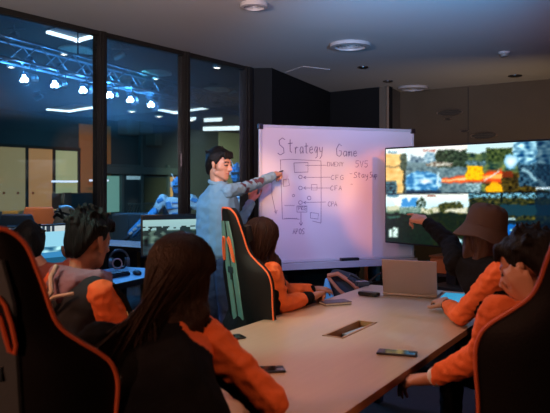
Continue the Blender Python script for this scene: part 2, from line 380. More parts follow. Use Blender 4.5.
ringlight([(46,109),(70,111),(98,106.5)], 'flat square ceiling light glimpsed below the stage lights on the left', .12)
ringlight([(158,109.5),(175,112.5),(210,107.5)], 'square ceiling light crossing behind the second glass post', .16)
for i, (x0, x1, y0, y1, lb) in enumerate([(204,222,118.5,121.5,'small bright ceiling panel between the second and third posts, topmost'),(203,240,127,130.5,'long bright ceiling panel just above the standing man'),(180,196,118,120,'short bright ceiling panel just right of the second post')]):
    a, b, c, d = hz(x0,y0), hz(x1,y0-.8), hz(x1,y1-.8), hz(x0,y1); bm = bmesh.new(); prism(bm, [(v.x,v.y) for v in (a,b,c,d)], fz-.02, fz)
    tag(obj('ceiling_panel', bm, M_pan), lb, 'ceiling light', 'bright ceiling panels of the hall')
M_spk = mat('pale_grille', (.5,.55,.52), .5)
def rnd(px, py, r, name, label, cat, m, z=fz, group=None, rings=True, core=None):
    c = hz(px, py, z); t = thing(name, label, cat, (c.x, c.y, z), 0, group)
    bm = bmesh.new(); lathe(bm, [(r*.72,.0),(r*.75,-.03),(r,-.025),(r*1.0,0),(r*.9,.025),(r*.72,.02)], seg=32); obj('rim', bm, m, t, True)
    bm = bmesh.new()
    if rings:
        for k in (.25,.42,.58): torus(bm, (0,0,-.012), r*k, r*.045, seg=28, ms=6)
        for k in range(4): a = k*math.pi/2+.3; tube(bm, [(0,0,-.008),(r*.72*math.cos(a), r*.72*math.sin(a), -.008)], r*.03, 6)
    else: lathe(bm, [(.001,-.03),(r*.3,-.03),(r*.7,-.01),(r*.7,.01)], seg=24)
    obj('grille' if rings else 'core', bm, core or m, t, True)
    if rings: bm = bmesh.new(); cyl(bm, (0,0,.012), (0,0,.022), r*.73, seg=28); obj('backing', bm, M_black, t)
    return t
rnd(75,49,.28,'air_diffuser','round pale diffuser on the hall ceiling under the large square light','diffuser',M_spk)
rnd(91,52,.13,'downlight','small dull round fitting right of the round pale diffuser','fitting',M_spk,rings=False)
rnd(156,73,.33,'air_diffuser','round diffuser with a dark cross in the middle glass bay','diffuser',M_spk)
rnd(216,89.5,.34,'air_diffuser','round pale diffuser in the bay above the standing man','diffuser',M_spk)
M_dl = mat('downlight_lens', (.9,.9,.9), .3, emit=(1,.95,.82), estr=7)
for i, (x, y, r, lb) in enumerate([(64,53,.07,'beside the round diffuser on the left'),(156,78,.07,'just below the crossed diffuser'),(217,66.5,.09,'in the bay above the standing man'),(245,70,.07,'at the right end of the glass'),(132,111,.15,'below the fifth stage light'),(159,116,.15,'right of the grey boxes near the second post'),(190.5,120,.18,'close to the right of the second post'),(11,66,.08,'at the left edge under the truss')]):
    rnd(x, y, r, 'downlight', 'tiny bright hall downlight '+lb, 'downlight', M_white, group='hall downlights', rings=False, core=M_dl)
for i, (x, y, lb) in enumerate([(121,55,'in the middle bay near the ceiling edge'),(233,92,'at the right end of the truss'),(14,36,'in the upper left corner of the glass'),(40,97,'hanging between the first two stage lights')]):
    c = hz(x, y, fz-.15); t = thing('spotlight', 'small dark track spotlight '+lb, 'spotlight', (c.x,c.y,fz-.15), 0, 'dark spotlights in the hall')
    bm = bmesh.new(); cyl(bm, (-.1,0,-.05), (.08,-.05,.02), .06, .05, 12); obj('housing', bm, M_alu, t, True)
    bm = bmesh.new(); tube(bm, [(0,0,0),(0,0,.17)], .012, 6); tube(bm, [(-.16,0,.1),(.16,0,.1)], .012, 6); obj('bracket', bm, M_alu, t)

# ---- meeting room ceiling fittings
def rc(px, py, r, *a, **k): return rnd(px, py, r, *a, z=CH-.005, **k)
M_ring = mat('diffuser_white', (.42,.37,.37), .45)
rc(350,44.5,.19,'air_diffuser','large round ceiling diffuser over the whiteboard','diffuser',M_ring)
rc(254,4,.10,'ceiling_speaker','small round ceiling speaker at the top edge of the picture','speaker',M_ring)
rc(413,87.5,.20,'air_diffuser','round ceiling diffuser at the dark corner near the brown wall','diffuser',M_ring)
for x, y, lb in [(363,67.5,'just behind the large diffuser'),(388,81.5,'near the corner diffuser')]:
    c = hz(x, y, CH-.006); bm = bmesh.new(); lathe(bm, [(.001,-.012),(.03,-.012),(.06,-.004),(.062,.006),(.001,.006)], (c.x,c.y,CH-.006)); tag(obj('ceiling_sensor', bm, M_metal, smooth=True), 'small flat ceiling fitting '+lb, 'sensor', 'flat ceiling fittings')
c = hz(504,54,CH-.02); t = thing('smoke_detector','white smoke detector on the ceiling at the right','smoke detector',(c.x,c.y,CH))
bm = bmesh.new(); lathe(bm, [(.001,0),(.055,0),(.055,-.012),(.05,-.02),(.001,-.02)]); obj('base', bm, M_ring, t, True)
bm = bmesh.new(); lathe(bm, [(.001,-.021),(.042,-.021),(.036,-.045),(.02,-.05),(.001,-.05)]); obj('sensor_dome', bm, mat('grey_plastic', (.2,.19,.18), .5), t, True)
c = hz(515,76,CH-.006); bm = bmesh.new(); lathe(bm, [(.001,-.012),(.05,-.012),(.08,-.004),(.082,.006),(.001,.006)], (c.x,c.y,CH-.006)); tag(obj('ceiling_sensor', bm, M_metal, smooth=True), 'flat ceiling fitting at the ceiling edge above the brown wall', 'sensor', 'flat ceiling fittings')
a, b, c, d = [hz(x, y, CH) for x, y in ((285,72),(303,66),(330,69),(313,76))]
bm = bmesh.new(); prism(bm, [(v.x,v.y) for v in (a,b,c,d)], CH-.008, CH-.001); tag(obj('access_panel', bm, mat('access_panel_white', (.5,.46,.47), .6)), 'flat access panel in the ceiling before the dark recess', 'access panel')
# ceiling fitting reflections in the glossy brown wall, modelled as rims and bars
for i, (x, y, w) in enumerate([(450,112.5,.36),(484,135.5,.34),(465,131,.12),(448,119,.10)]):
    k = (x-275)/F; P0 = V((1.77,9.4,0)); s = (k*9.4-1.77)/(wd.x-k*wd.y); p = P0+wd*s-wn*.012; z = CAMH+(HZ-y)*p.y/F
    t = thing('wall_vent', ['wide oval vent highest on the brown wall','lower oval vent on the brown wall close above the screen','small vent left of the lower oval vent','small vent just under the highest oval vent'][i], 'vent', (p.x,p.y,z), math.atan2(wd.y,wd.x), 'vents on the brown wall')
    bm = bmesh.new(); torus(bm, (0,0,0), w/2, .012, (R(90),0,0), sc=(1,.25,1)); obj('rim', bm, mat('vent_rim', (.16,.11,.08), .5), t, True)
    bm = bmesh.new()
    for j in range(3): box(bm, (0,0,(j-1)*w*.07), (w*(.7 if j != 1 else .9),.012,.012))
    obj('slat', bm, mat('vent_dark', (.02,.016,.012), .5), t)
# ================================================================ whiteboard
WL = V((-.124,5.5,0)); WE = V((1.36,.5,0)).normalized(); WRZ = math.atan2(WE.y, WE.x); WW = 1.449; ZT, ZB = 1.93, .80
wb = thing('whiteboard', 'white dry-erase board on a wheeled stand, covered with a hand-drawn strategy diagram', 'whiteboard', WL, WRZ)
M_wb = mat('whiteboard_enamel', (.60,.57,.64), .32, coat=.2); M_fr = mat('pale_aluminium', (.55,.56,.62), .4, .3)
bm = bmesh.new(); box(bm, (WW/2,.0,(ZT+ZB)/2), (WW,.018,ZT-ZB), bev=.002); obj('board', bm, M_wb, wb)
for nm, c, s in (('frame_top',(WW/2,-.002,ZT),(WW+.03,.032,.022)),('frame_side',(0,-.002,(ZT+ZB)/2),(.022,.032,ZT-ZB)),('frame_side',(WW,-.002,(ZT+ZB)/2),(.022,.032,ZT-ZB)),('frame_bottom',(WW/2,-.002,ZB),(WW+.03,.03,.02))):
    bm = bmesh.new(); box(bm, c, s, bev=.004); obj(nm, bm, M_fr, wb)
for x in (0, WW):
    bm = bmesh.new(); box(bm, (x,-.006,ZT-.005), (.04,.04,.045), bev=.006); obj('corner_cap', bm, M_metal, wb)
bm = bmesh.new(); box(bm, (WW/2,-.045,ZB-.018), (WW,.09,.012), bev=.003); box(bm, (WW/2,-.088,ZB-.035), (WW,.008,.055), bev=.002); obj('tray', bm, M_fr, wb)
for x in (.06, WW-.02):
    bm = bmesh.new(); box(bm, (x,.035,.98), (.035,.045,1.86), bev=.004); obj('post', bm, M_fr, wb)
    bm = bmesh.new(); box(bm, (x,.035,.09), (.05,.55,.04), bev=.006); f = obj('foot', bm, M_metal, wb)
    for y in (-.22,.29):
        bm = bmesh.new(); cyl(bm, (x-.014,y,.035), (x+.014,y,.035), .034, bev=.004); obj('caster', bm, M_black, f, True)
bm = bmesh.new(); box(bm, (WW/2,.035,.45), (WW-.06,.03,.04)); obj('cross_bar', bm, M_metal, wb)
def wbp(px, py):
    k = (px-275)/F; s = (WL.y*k-WL.x)/(WE.x-k*WE.y); return V((s, -.0105, CAMH+(HZ-py)/F*(WL.y+s*WE.y)))
GL = {'S':[[(1,.9),(.6,1),(.1,.85),(.2,.6),(.8,.4),(.85,.12),(.3,0),(-.1,.1)]],'t':[[(.4,1),(.4,.1),(.7,0)],[(0,.68),(.85,.72)]],'r':[[(.1,.6),(.15,0)],[(.15,.4),(.45,.62),(.8,.55)]],
'a':[[(.8,.6),(.3,.62),(.05,.3),(.3,0),(.75,.2),(.8,.6),(.85,0)]],'e':[[(.1,.33),(.8,.38),(.6,.65),(.15,.55),(.08,.15),(.4,0),(.85,.12)]],'g':[[(.8,.6),(.3,.62),(.1,.3),(.4,.05),(.8,.5)],[(.8,.6),(.75,-.3),(.3,-.45)]],
'y':[[(.1,.6),(.3,.15),(.7,.2)],[(.85,.62),(.7,-.2),(.2,-.5)]],'G':[[(1,.85),(.5,1),(0,.6),(.1,.1),(.6,0),(.95,.15),(.95,.45),(.5,.45)]],'m':[[(0,.6),(.05,0)],[(.05,.45),(.3,.62),(.4,.05)],[(.4,.45),(.75,.62),(.9,0)]],
'D':[[(0,1),(0,0),(.6,.05),(.9,.5),(.6,.95),(0,1)]],'W':[[(0,1),(.2,0),(.5,.6),(.75,0),(1,1)]],'E':[[(.8,1),(.05,1),(.05,0),(.85,0)],[(.05,.5),(.6,.5)]],'N':[[(0,0),(.05,1),(.8,0),(.85,1)]],'Y':[[(0,1),(.4,.5),(.85,1)],[(.4,.5),(.4,0)]],
'C':[[(.9,.85),(.5,1),(.05,.6),(.1,.1),(.5,0),(.9,.15)]],'F':[[(.85,1),(.05,1),(.05,0)],[(.05,.5),(.65,.5)]],'A':[[(0,0),(.45,1),(.9,0)],[(.15,.4),(.75,.4)]],'P':[[(.05,0),(.05,1),(.7,.95),(.75,.6),(.05,.45)]],'O':[[(.5,1),(.05,.6),(.15,.1),(.5,0),(.9,.3),(.85,.8),(.5,1)]],
'V':[[(0,1),(.45,0),(.9,1)]],'5':[[(.9,1),(.15,1),(.1,.6),(.7,.6),(.8,.2),(.4,0),(0,.1)]],'R':[[(.05,0),(.05,1),(.7,.95),(.7,.6),(.05,.5),(.85,0)]],'o':[[(.4,.6),(.05,.3),(.4,0),(.8,.3),(.4,.6)]],'u':[[(.05,.6),(.15,.05),(.6,.05),(.8,.6),(.85,0)]],'p':[[(.05,.6),(.05,-.4)],[(.05,.5),(.7,.6),(.75,.15),(.1,.05)]],'-':[[(0,.45),(.8,.45)]],' ':[],'T':[[(0,1),(1,1)],[(.5,1),(.5,0)]],'s':[[(.8,.55),(.3,.62),(.15,.4),(.75,.25),(.6,0),(.05,.05)]]}
M_ink = mat('marker_ink', (.10,.06,.16), .6)
def rib(bm, pts, w):
    pts = [wbp(*p) for p in pts]; t = bmesh.new()
    q = []
    for i, p in enumerate(pts):
        d = (pts[min(i+1,len(pts)-1)]-pts[max(i-1,0)]).normalized(); n_ = V((-d.z,0,d.x))*w/2; q.append((t.verts.new(p+n_), t.verts.new(p-n_)))
    for a, b in zip(q, q[1:]): t.faces.new((a[0],a[1],b[1],b[0]))
    ex = bmesh.ops.extrude_face_region(t, geom=t.faces[:]); bmesh.ops.translate(t, vec=(0,.0015,0), verts=[v for v in ex['geom'] if isinstance(v, bmesh.types.BMVert)])
    bmesh.ops.recalc_face_normals(t, faces=t.faces); merge(bm, t)
def write(bm, txt, x, y, h, w, lw=.006, gap=1.25, slope=0):
    for ch in txt:
        for st in GL[ch]: rib(bm, [(x+a*w, y+slope*(x+a*w-275)-b*h) for a, b in st], lw)
        x += w*gap
for txt_, a_ in (('S',(278, 155, 17, 6.5, 0.008)),('t',(287.5, 152.5, 13, 5.5, 0.008)),('rategy',(294.5, 153.5, 10.5, 4, 0.0075, 1.2)),('G',(336, 156.5, 12.5, 5, 0.0075)),('ame',(342.5, 156.5, 8.5, 4.2, 0.0075, 1.22)),('DWENY',(327, 166.3, 4.2, 2.8, 0.0055, 1.2)),('CFG',(330.5, 179.7, 4.6, 3.3, 0.0055, 1.4)),('CFA',(330, 190.3, 4.6, 3.1, 0.0055, 1.35)),('CPA',(327.5, 206.3, 4.8, 2.9, 0.0055, 1.1)),('5V5',(355, 167.3, 6.5, 3.6, 0.0065, 1.25)),('-',(349, 176, 5, 3.4, 0.005)),('Stay',(353.5, 177.8, 5.6, 3.1, 0.0065, 1.2)),('Sup',(369.3, 177.5, 5.6, 2.3, 0.0065, 1.15)),('-',(350, 186, 4, 2.6, 0.005)),('APOS',(292.5, 234, 5.5, 2.6, 0.006, 1.15)),('PRG',(298.2, 210.2, 4, 2.3, 0.006, 1.15))):
    if txt_ == 'S': bm = bmesh.new()
    elif txt_ not in ('t','rategy','ame'): bm = bmesh.new()
    write(bm, txt_, *a_[:4], lw=(a_[4]*.72 if len(a_) > 4 else .0045), gap=(a_[5] if len(a_) > 5 else 1.25))
    if txt_ not in ('S','t','G'): obj('handwriting', bm, M_ink, wb)
bm = bmesh.new()
def dl(*pts, w=.0045): rib(bm, pts, w*.8)
dl((279.5,160),(290,159.3),(320.5,161)); dl((280,160),(281,190),(282,219)); dl((320.5,161),(320.7,200),(320.5,223)); dl((282,219),(290,218.5),(299,219.2)); dl((312,221),(320.5,223))
dl((293.5,163),(307.5,162.6),(307.5,172),(294,172.5),(293.5,163), w=.006); dl((305,165.5),(326,165.3)); dl((303,177.5),(330,177.2)); dl((303,188),(330,188)); dl((303,202.5),(325.5,202))
for x, y in ((303,177.5),(303,188),(303,202.5)): dl((x+2.5,y-1.3),(x,y),(x+2.5,y+1.3), w=.006)
for x, y, r in ((300,177,1.8),(300,188,1.9),(300,202.5,1.9),(293,195.5,1.2),(308.7,198,1.9)): dl(*[(x+r*math.cos(k*.7), y+r*math.sin(k*.7)) for k in range(10)], w=.0055)
dl((311,184.5),(316.5,184.5),(316.5,190),(311,190),(311,184.5)); dl((283,179.5),(288,179),(289,185.5),(283,186.5),(283,179.5)); dl((296.5,206),(306.5,206),(306.5,212),(296.5,212),(296.5,206), w=.006)
dl((310,212.5),(318,213.5),(317.5,219),(310,218),(310,212.5)); dl((300.5,212.5),(300.5,225), w=.0055); dl((298.8,222.5),(300.5,225.5),(302.2,222.5), w=.006)
dl(*[(284+k, 205.5+(.5 if k % 2 else -.5)) for k in range(11)]); dl(*[(284+k, 218.5+(.5 if k % 2 else -.5)) for k in range(14)])
dl((271.5,180),(271.5,195),(274,207),(275.5,213)); dl((274,211),(275.5,214),(276.7,210)); dl((272.3,219.5),(270,226.5), w=.011)
obj('marker_drawing', bm, M_ink, wb)
# things on the tray
t = thing('whiteboard_eraser', 'black eraser lying on the tray of the whiteboard', 'eraser', WL+WE*.80+V((WE.y,-WE.x,0))*.045+V((0,0,ZB-.012)), WRZ)
bm = bmesh.new(); box(bm, (0,0,.016), (.17,.045,.022), bev=.005); obj('holder', bm, M_black, t); bm = bmesh.new(); box(bm, (0,0,.003), (.165,.042,.006)); obj('felt', bm, M_metal, t)

# ================================================================ big screen
TP = V((.926,5.6,0)); TE = V((.623,-.782,0)); TRZ = math.atan2(TE.y, TE.x); TW, TZ0, TZ1 = 1.66, .962, 1.75
tv = thing('television', 'large split-screen television showing four views of a shooting game', 'television', TP, TRZ)
bm = bmesh.new(); box(bm, (TW/2,.03,(TZ0+TZ1)/2), (TW+.012,.05,TZ1-TZ0+.012), bev=.006); obj('casing', bm, M_black, tv)
def lerp(a, b, t): return tuple(x+(y-x)*t for x, y in zip(a, b))
def paint_tv(px, py):
    r = random.random; nz = noise.noise(V((px*.16, py*.3, 1))); nf = .75*noise.noise(V((px*.34, py*.6, 7)))+.25*noise.noise(V((px*.8, py*1.1, 9)))
    wx, wy = px, py; px = px+2.6*noise.noise(V((wx*.13, wy*.13, 21)))+1.1*noise.noise(V((wx*.5, wy*.5, 31))); py = py+1.7*noise.noise(V((wx*.13, wy*.13, 41)))+.9*noise.noise(V((wx*.5, wy*.5, 51)))
    if abs(wy-193.3) < 3 or wx < 388.5 or 228 < wy < 240 and wx < 399: px, py = wx, wy
    split = 193.3 - (px-386)*.012
    hud = lambda x0,x1,y0,y1: x0 <= px <= x1 and y0 <= py <= y1
    if py < split:                                            # ---- upper views
        sky = 157 - (px-386)*.02
        if px < 466:
            c = lerp((.80,.93,.96), (.93,.90,.86), (px-386)/80)
            if py > 160+2*nz: c = lerp((.42,.55,.58), (.25,.34,.36), min(1, (py-160)/12)+.4*nf)
            if 409 < px < 466 and 156+3*nz < py < 162: c = lerp((.16,.26,.33), (.5,.62,.68), .5+1.5*nf)
            if 424 < px < 438 and 152+1.5*nf < py < 161: c = lerp((.35,.52,.62), (.65,.78,.82), .5+2*nf)
            if px > 436 and 149+5*abs(nz)-(px-436)*.05 < py < 167: c = lerp((.03,.08,.06), (.20,.28,.20), .5+1.6*nf)
            if 426 < px < 452 and 161.5 < py < 165.5: c = lerp((.75,.76,.70), (.35,.30,.25), .5+2*nf)
            if py > 167 and px > 404: c = lerp((.46,.58,.60), (.16,.26,.30), .5+.8*nf+.5*nz)
            if px < 404: c = lerp((.95,.80,.48), (.85,.62,.30), .5+nz+.4*nf) if py > 153+1.2*nz else (.88,.94,.92)
            if px < 404 and 165 < py < 166.3: c = (.45,.36,.22)
            if 400 < px < 405.5 and 153 < py < 170: c = lerp((.08,.14,.12), (.35,.40,.30), .5+nf)
            if 402 < px < 404.2 and py > 170: c = (.10,.13,.10)
            if px < 396 and py > 181: c = lerp((.03,.09,.12), (.25,.45,.5), .5+2*nf)
            dx, dy = (px-421)/19, (py-182)/10.5
            if dx*dx+dy*dy < 1.15 and px > 405: c = lerp((.10,.38,.62), (.55,.82,.95), max(0, min(1, .4+1.5*nz+.8*nf)))
            d2 = ((px-426)/9)**2+((py-181)/3.5)**2
            if d2 < 1: c = lerp((.95,1,1), c, d2)
            if py > 190 and 405 < px < 440: c = (.05,.16,.24)
            if abs((px-438)) < .8 and 172 < py < 188: c = (.7,.85,.9)
        else:
            c = lerp((.06,.16,.14), (.35,.42,.22), .5+1.3*nz+.6*nf)
            if py < 152+2*nz: c = (.72,.86,.88) if px < 515 else (.28,.55,.70)
            if px > 513 and py < 163: c = lerp((.15,.35,.50), (.55,.78,.86), .5+1.8*nz)
            if 486 < px < 512 and 147 < py < 161: c = lerp((.05,.12,.06), (.28,.34,.16), .5+1.6*nf)
            if 466 < px < 486 and 160 < py < 166: c = lerp((.35,.5,.55), (.1,.2,.2), .5+2*nf)
            if 486 < px < 545 and py > 172: c = lerp((.07,.06,.02), (.30,.24,.07), .5+1.4*nf+.8*nz)
            if 486 < px < 512 and 171 < py < 177: c = (.38,.12,.04)
            d2 = ((px-511)/8)**2+((py-161)/8)**2
            if d2 < 1+.6*nf: c = lerp((.88,.97,1), (.30,.60,.75), max(0, min(1, d2)))
            if px > 519 and 163 < py < 186: c = lerp((.03,.10,.16), (.20,.36,.45), .5+1.8*nf)
            if px > 522 and abs(py-(168+(px-522)*.75)) < 2.2: c = (.45,.62,.68)
            if px > 537: c = lerp(c, (.02,.08,.14), .6)
            if px > 536 and 186.5 < py < 188.5: c = (.80,.90,.95)
            if 466 < px < 480 and py > 182: c = lerp((.12,.25,.28), (.7,.85,.88), .5+1.5*nf)
            if 486 < px < 503 and py > 178+abs(px-495)*1.15: c = (.98,.66,.04) if nf > -.25 else (.85,.48,.03)
        if 440 < px < 502:                                    # tracer beam
            yc = 180.5-(px-440)*.08; wv = 1.6+ (px-440)*.05; k = abs(py-yc)/wv
            if k < 1.8: c = lerp((1,.62,.25) if k < .5 else (.95,.25,.07), c, max(0, k-.9)/.9)
            if k < .45 and px < 470: c = (1,.75,.50)
        if 466.5 < px < 482 and 165.5 < py < 180: c = (1,.72,.03) if nf > -.2 else (.85,.5,.02)
        if 499 > px > 484 and abs(py-(181-(px-484)*.75)) < .9: c = (.75,.80,.78)
        if hud(387,397,150.5,152.5): c = (.15,.30,.42) if int(px*1.2) % 2 else (.6,.8,.85)
        if hud(421,434,149.3,150.6): c = (.6,.25,.2)
    elif py < split+1.2: c = (.01,.03,.05)
    else:                                                     # ---- lower views
        if px < 468:
            c = lerp((.92,.95,.90), (.72,.90,.96), (py-194)/14)
            if hud(393,400,198,206): c = (.93,.95,.92)
            if (400.5 < px < 416 and py > 200-1.2*abs(px-408)*.2+2*nz) and py < 207: c = (.18,.50,.78)
            if 416 < px < 424 and 196+abs(px-421)*1.2 < py < 213 and nf > -.15: c = (.06,.13,.07)
            if 438 < px < 464 and 201.5+.25*abs(px-450)+2.5*nz < py < 214: c = lerp((.05,.10,.05), (.28,.28,.12), .5+1.6*nf)
            if py > 207.5 and px < 422: c = lerp((.55,.66,.62), (.20,.34,.28), .5+1.2*nf)
            if 386 < px < 398 and py > 206: c = (.74,.76,.62) if py < 211 else (.30,.40,.30)
            if 421 < px < 438 and py > 208: c = (.78,.78,.66) if nf > -.1 else (.30,.35,.18)
            if px > 446 and 208+(464-px)*.1 < py < 216: c = (.80,.80,.70) if nf > -.3 else (.35,.35,.2)
            if px > 436 and 213 < py < 219: c = (.32,.30,.12)
            if py > 213.5+1.5*nz: c = lerp((.015,.045,.035), (.06,.13,.08), .5+nf)
            if py > 217 and px > 432 and nf > .1: c = (.10,.12,.04)
            if 386 < px < 400 and abs(py-(217.5)) < .8: c = (.15,.3,.25)
            if hud(388,391,230,238) or (hud(392,397,228,238) and nf > -.15): c = (.80,.92,.88)
            L_ = 228+(px-437)*.62
            if 437 < px < 461 and L_-1.8 < py < L_+3+(px-437)*.09: c = (.75,.93,.98) if abs(py-L_-1) > 1 else (.12,.35,.45)
            if hud(386,398,194.5,196.5): c = (.20,.40,.5)
            if hud(427,435,195,196.3): c = (.5,.25,.2)
        else:
            c = lerp((.02,.06,.05), (.25,.24,.09), .45+1.5*nf+.6*nz)
            if py < 198 and nf > -.05: c = (.40,.68,.80)
            if px > 500 and py > 205 and py < 216: c = (.05,.16,.20)
            if px > 536: c = lerp(c, (.01,.08,.14), .7)
            if py > 224: c = (.02,.30,.62)
            if py > 224 and px > 528: c = (.01,.06,.10)
            if hud(503,515,219,221.5): c = (.70,.85,.88)
            if hud(511,517,230,233): c = (.55,.80,.80)
            if py > 238: c = (.01,.02,.03)
            if 500 < px < 536 and py < 225 and py > 221: c = (.02,.09,.12)
    return c
NX, NY = 230, 128
me = bpy.data.meshes.new('screen'); vs = []; fs = []
for j in range(NY+1):
    for i in range(NX+1): vs.append((.008+(TW-.016)*i/NX, 0, TZ0+.008+(TZ1-TZ0-.016)*j/NY))
for j in range(NY):
    for i in range(NX): a = j*(NX+1)+i; fs.append((a, a+1, a+NX+2, a+NX+1))
me.from_pydata(vs, [], fs); ca = me.color_attributes.new('picture', 'FLOAT_COLOR', 'CORNER'); li = 0; cols = []
for j in range(NY):
    for i in range(NX):
        x = (i+.5)/NX*TW; z = TZ0+(j+.5)/NY*(TZ1-TZ0); w = TP+TE*x
        px = 275+w.x/w.y*F; py = HZ-(z-CAMH)/w.y*F; smp = [paint_tv(px+ox, py+oy) for ox, oy in ((0,0),(-.9,.5),(.9,-.5),(.4,.9),(-.4,-.9))]; c = [max(0., sum(q_[k_] for q_ in smp)/5)**1.9 for k_ in range(3)]; cols += [c[0], c[1], c[2], 1]*4
ca.data.foreach_set('color', cols); me.materials.append(attr_mat('screen_picture', 1.3))
o = bpy.data.objects.new('screen', me); C.objects.link(o); o.parent = tv; o.location = (0,.0035,0)
bm = bmesh.new(); box(bm, (TW/2-.2,.08,.62), (.09,.06,1.2), bev=.01); box(bm, (TW/2+.2,.08,.62), (.09,.06,1.2), bev=.01); obj('stand_post', bm, M_black, tv)
bm = bmesh.new(); box(bm, (TW/2,.08,.05), (1.1,.55,.05), bev=.012); b_ = obj('stand_base', bm, M_black, tv)
for x in (-.5,.5):
    for y in (-.2,.24):
        bm = bmesh.new(); cyl(bm, (TW/2+x-.015,.08+y,.03), (TW/2+x+.015,.08+y,.03), .028); obj('caster', bm, M_metal, b_, True)
bm = bmesh.new(); box(bm, (TW/2,.05,.66), (.62,.34,.03), bev=.008); obj('shelf', bm, M_black, tv)

# ================================================================ meeting table
T0 = V((.07,1.8,0)); TU = V((.518,.855,0)).normalized(); TV_ = V((-TU.y,TU.x,0)); TRZ2 = math.atan2(TU.y, TU.x); TL, TWD, TZ = 2.73, .955, .75
def tp(s, t, z=TZ): p = T0+TU*s+TV_*t; return V((p.x, p.y, z))
def tst(p): d = V((p.x,p.y,0))-T0; return d.dot(TU), d.dot(TV_)
tb = thing('meeting_table', 'long pale wood meeting table with a cable slot in its middle', 'table', T0, TRZ2)
def table_mat():
    m = mat('pale_wood_top', (.50,.35,.25), .38, coat=.12); n = m.node_tree.nodes; l = m.node_tree.links; b = n['Principled BSDF']
    tc = n.new('ShaderNodeTexCoord'); mp = n.new('ShaderNodeMapping'); mp.inputs['Scale'].default_value = (.6,9,1); l.new(tc.outputs['Object'], mp.inputs[0])
    t = n.new('ShaderNodeTexNoise'); t.inputs['Scale'].default_value = 5; t.inputs['Detail'].default_value = 6; l.new(mp.outputs[0], t.inputs[0])
    r = n.new('ShaderNodeMix'); r.data_type = 'RGBA'; r.inputs[6].default_value = (.47,.325,.225,1); r.inputs[7].default_value = (.54,.385,.275,1)
    l.new(t.outputs[0], r.inputs[0]); l.new(r.outputs[2], b.inputs['Base Color']); return m
s0, s1, t0, t1 = 1.16, 1.56, .425, .53
bm = bmesh.new(); xs = [0,s0,s1,TL]; ys = [0,t0,t1,TWD]
t = bmesh.new(); vt = [[t.verts.new((x,y,TZ)) for y in ys] for x in xs]
for i in range(3):
    for j in range(3):
        if (i, j) != (1, 1): t.faces.new((vt[i][j],vt[i+1][j],vt[i+1][j+1],vt[i][j+1]))
ex = bmesh.ops.extrude_face_region(t, geom=t.faces[:]); bmesh.ops.translate(t, vec=(0,0,-.03), verts=[v for v in ex['geom'] if isinstance(v, bmesh.types.BMVert)])
bmesh.ops.recalc_face_normals(t, faces=t.faces); merge(bm, t); obj('tabletop', bm, table_mat(), tb)
M_edge = mat('wood_edge_band', (.45,.22,.12), .4)
for a, b in (((0,-.002),(TL,0)),((0,TWD),(TL,TWD+.002)),((-.002,0),(0,TWD)),((TL,0),(TL+.002,TWD))):
    bm = bmesh.new(); prism(bm, [(a[0],a[1]),(b[0],a[1]),(b[0],b[1]),(a[0],b[1])], TZ-.03, TZ-.0005); obj('edge_band', bm, M_edge, tb)
bm = bmesh.new(); w_ = .012
for a, b in (((s0,t0),(s1,t0+w_)),((s0,t1-w_),(s1,t1)),((s0,t0),(s0+w_,t1)),((s1-w_,t0),(s1,t1))): prism(bm, [(a[0],a[1]),(b[0],a[1]),(b[0],b[1]),(a[0],b[1])], TZ-.035, TZ+.003)
obj('slot_lining', bm, mat('slot_wood', (.42,.20,.08), .4), tb)
bm = bmesh.new(); prism(bm, [(s0,t0),(s1,t0),(s1,t1),(s0,t1)], TZ-.055, TZ-.036); cb = obj('slot_tray', bm, M_black, tb)
bm = bmesh.new(); box(bm, (1.43,.485,TZ-.028), (.20,.035,.014), (0,0,R(-7)), .004); obj('socket_cover', bm, mat('socket_plastic', (.34,.45,.58), .3), cb)
M_leg = mat('blue_grey_leg', (.03,.07,.14), .4)
bm = bmesh.new(); prism(bm, [(.12,.1),(TL-.12,.1),(TL-.12,.14),(.12,.14)], TZ-.10, TZ-.031); prism(bm, [(.12,TWD-.14),(TL-.12,TWD-.14),(TL-.12,TWD-.1),(.12,TWD-.1)], TZ-.10, TZ-.031); obj('apron', bm, M_leg, tb)
for s in (.16, TL-.16):
    for t_ in (.12, TWD-.12):
        bm = bmesh.new(); box(bm, (s,t_,(TZ-.031)/2), (.07,.05,TZ-.033), bev=.004); obj('leg', bm, M_leg, tb)

# ---- things on the table
def phone(label, px, py, ang, L_=.15, w_=.072, group='phones on the meeting table', lit=False, d=None):
    p = atz(px, py, TZ); t = thing('phone', label, 'phone', (p.x,p.y,TZ+.001), ang, group)
    bm = bmesh.new(); box(bm, (0,0,.0045), (L_,w_,.008), bev=.003); obj('body', bm, mat('phone_case', (.03,.035,.045), .35), t)
    bm = bmesh.new(); box(bm, (0,0,.0088), (L_-.012,w_-.008,.0008)); obj('screen', bm, mat('phone_glass', (.008,.01,.014), .08), t)
    bm = bmesh.new(); box(bm, (L_*.38,w_*.22,.0096), (.03,.024,.0012), bev=.0005); obj('camera_bump', bm, M_metal, t); return t
phone('dark phone lying face down near the right edge of the table', 397, 354, R(-18), .16)
phone('dark phone by the bent forearm of the long-haired person in front', 266, 371, R(8), .14)
phone('dark phone at the left table edge beside the middle gaming chair', 228, 339, R(30), .15)
p = atz(335,304,TZ); t = thing('notebook', 'small purple-grey notebook beside the fist at the left table edge', 'notebook', (p.x,p.y,TZ+.001), R(22))
bm = bmesh.new(); box(bm, (0,0,.002), (.17,.10,.003), bev=.001); box(bm, (0,0,.015), (.17,.10,.003), bev=.001); box(bm, (0,.0485,.0085), (.17,.003,.014)); obj('cover', bm, mat('notebook_cover', (.07,.06,.11), .5), t)
bm = bmesh.new(); box(bm, (0,-.002,.0085), (.164,.092,.0095)); obj('pages', bm, mat('paper', (.6,.58,.55), .8), t)
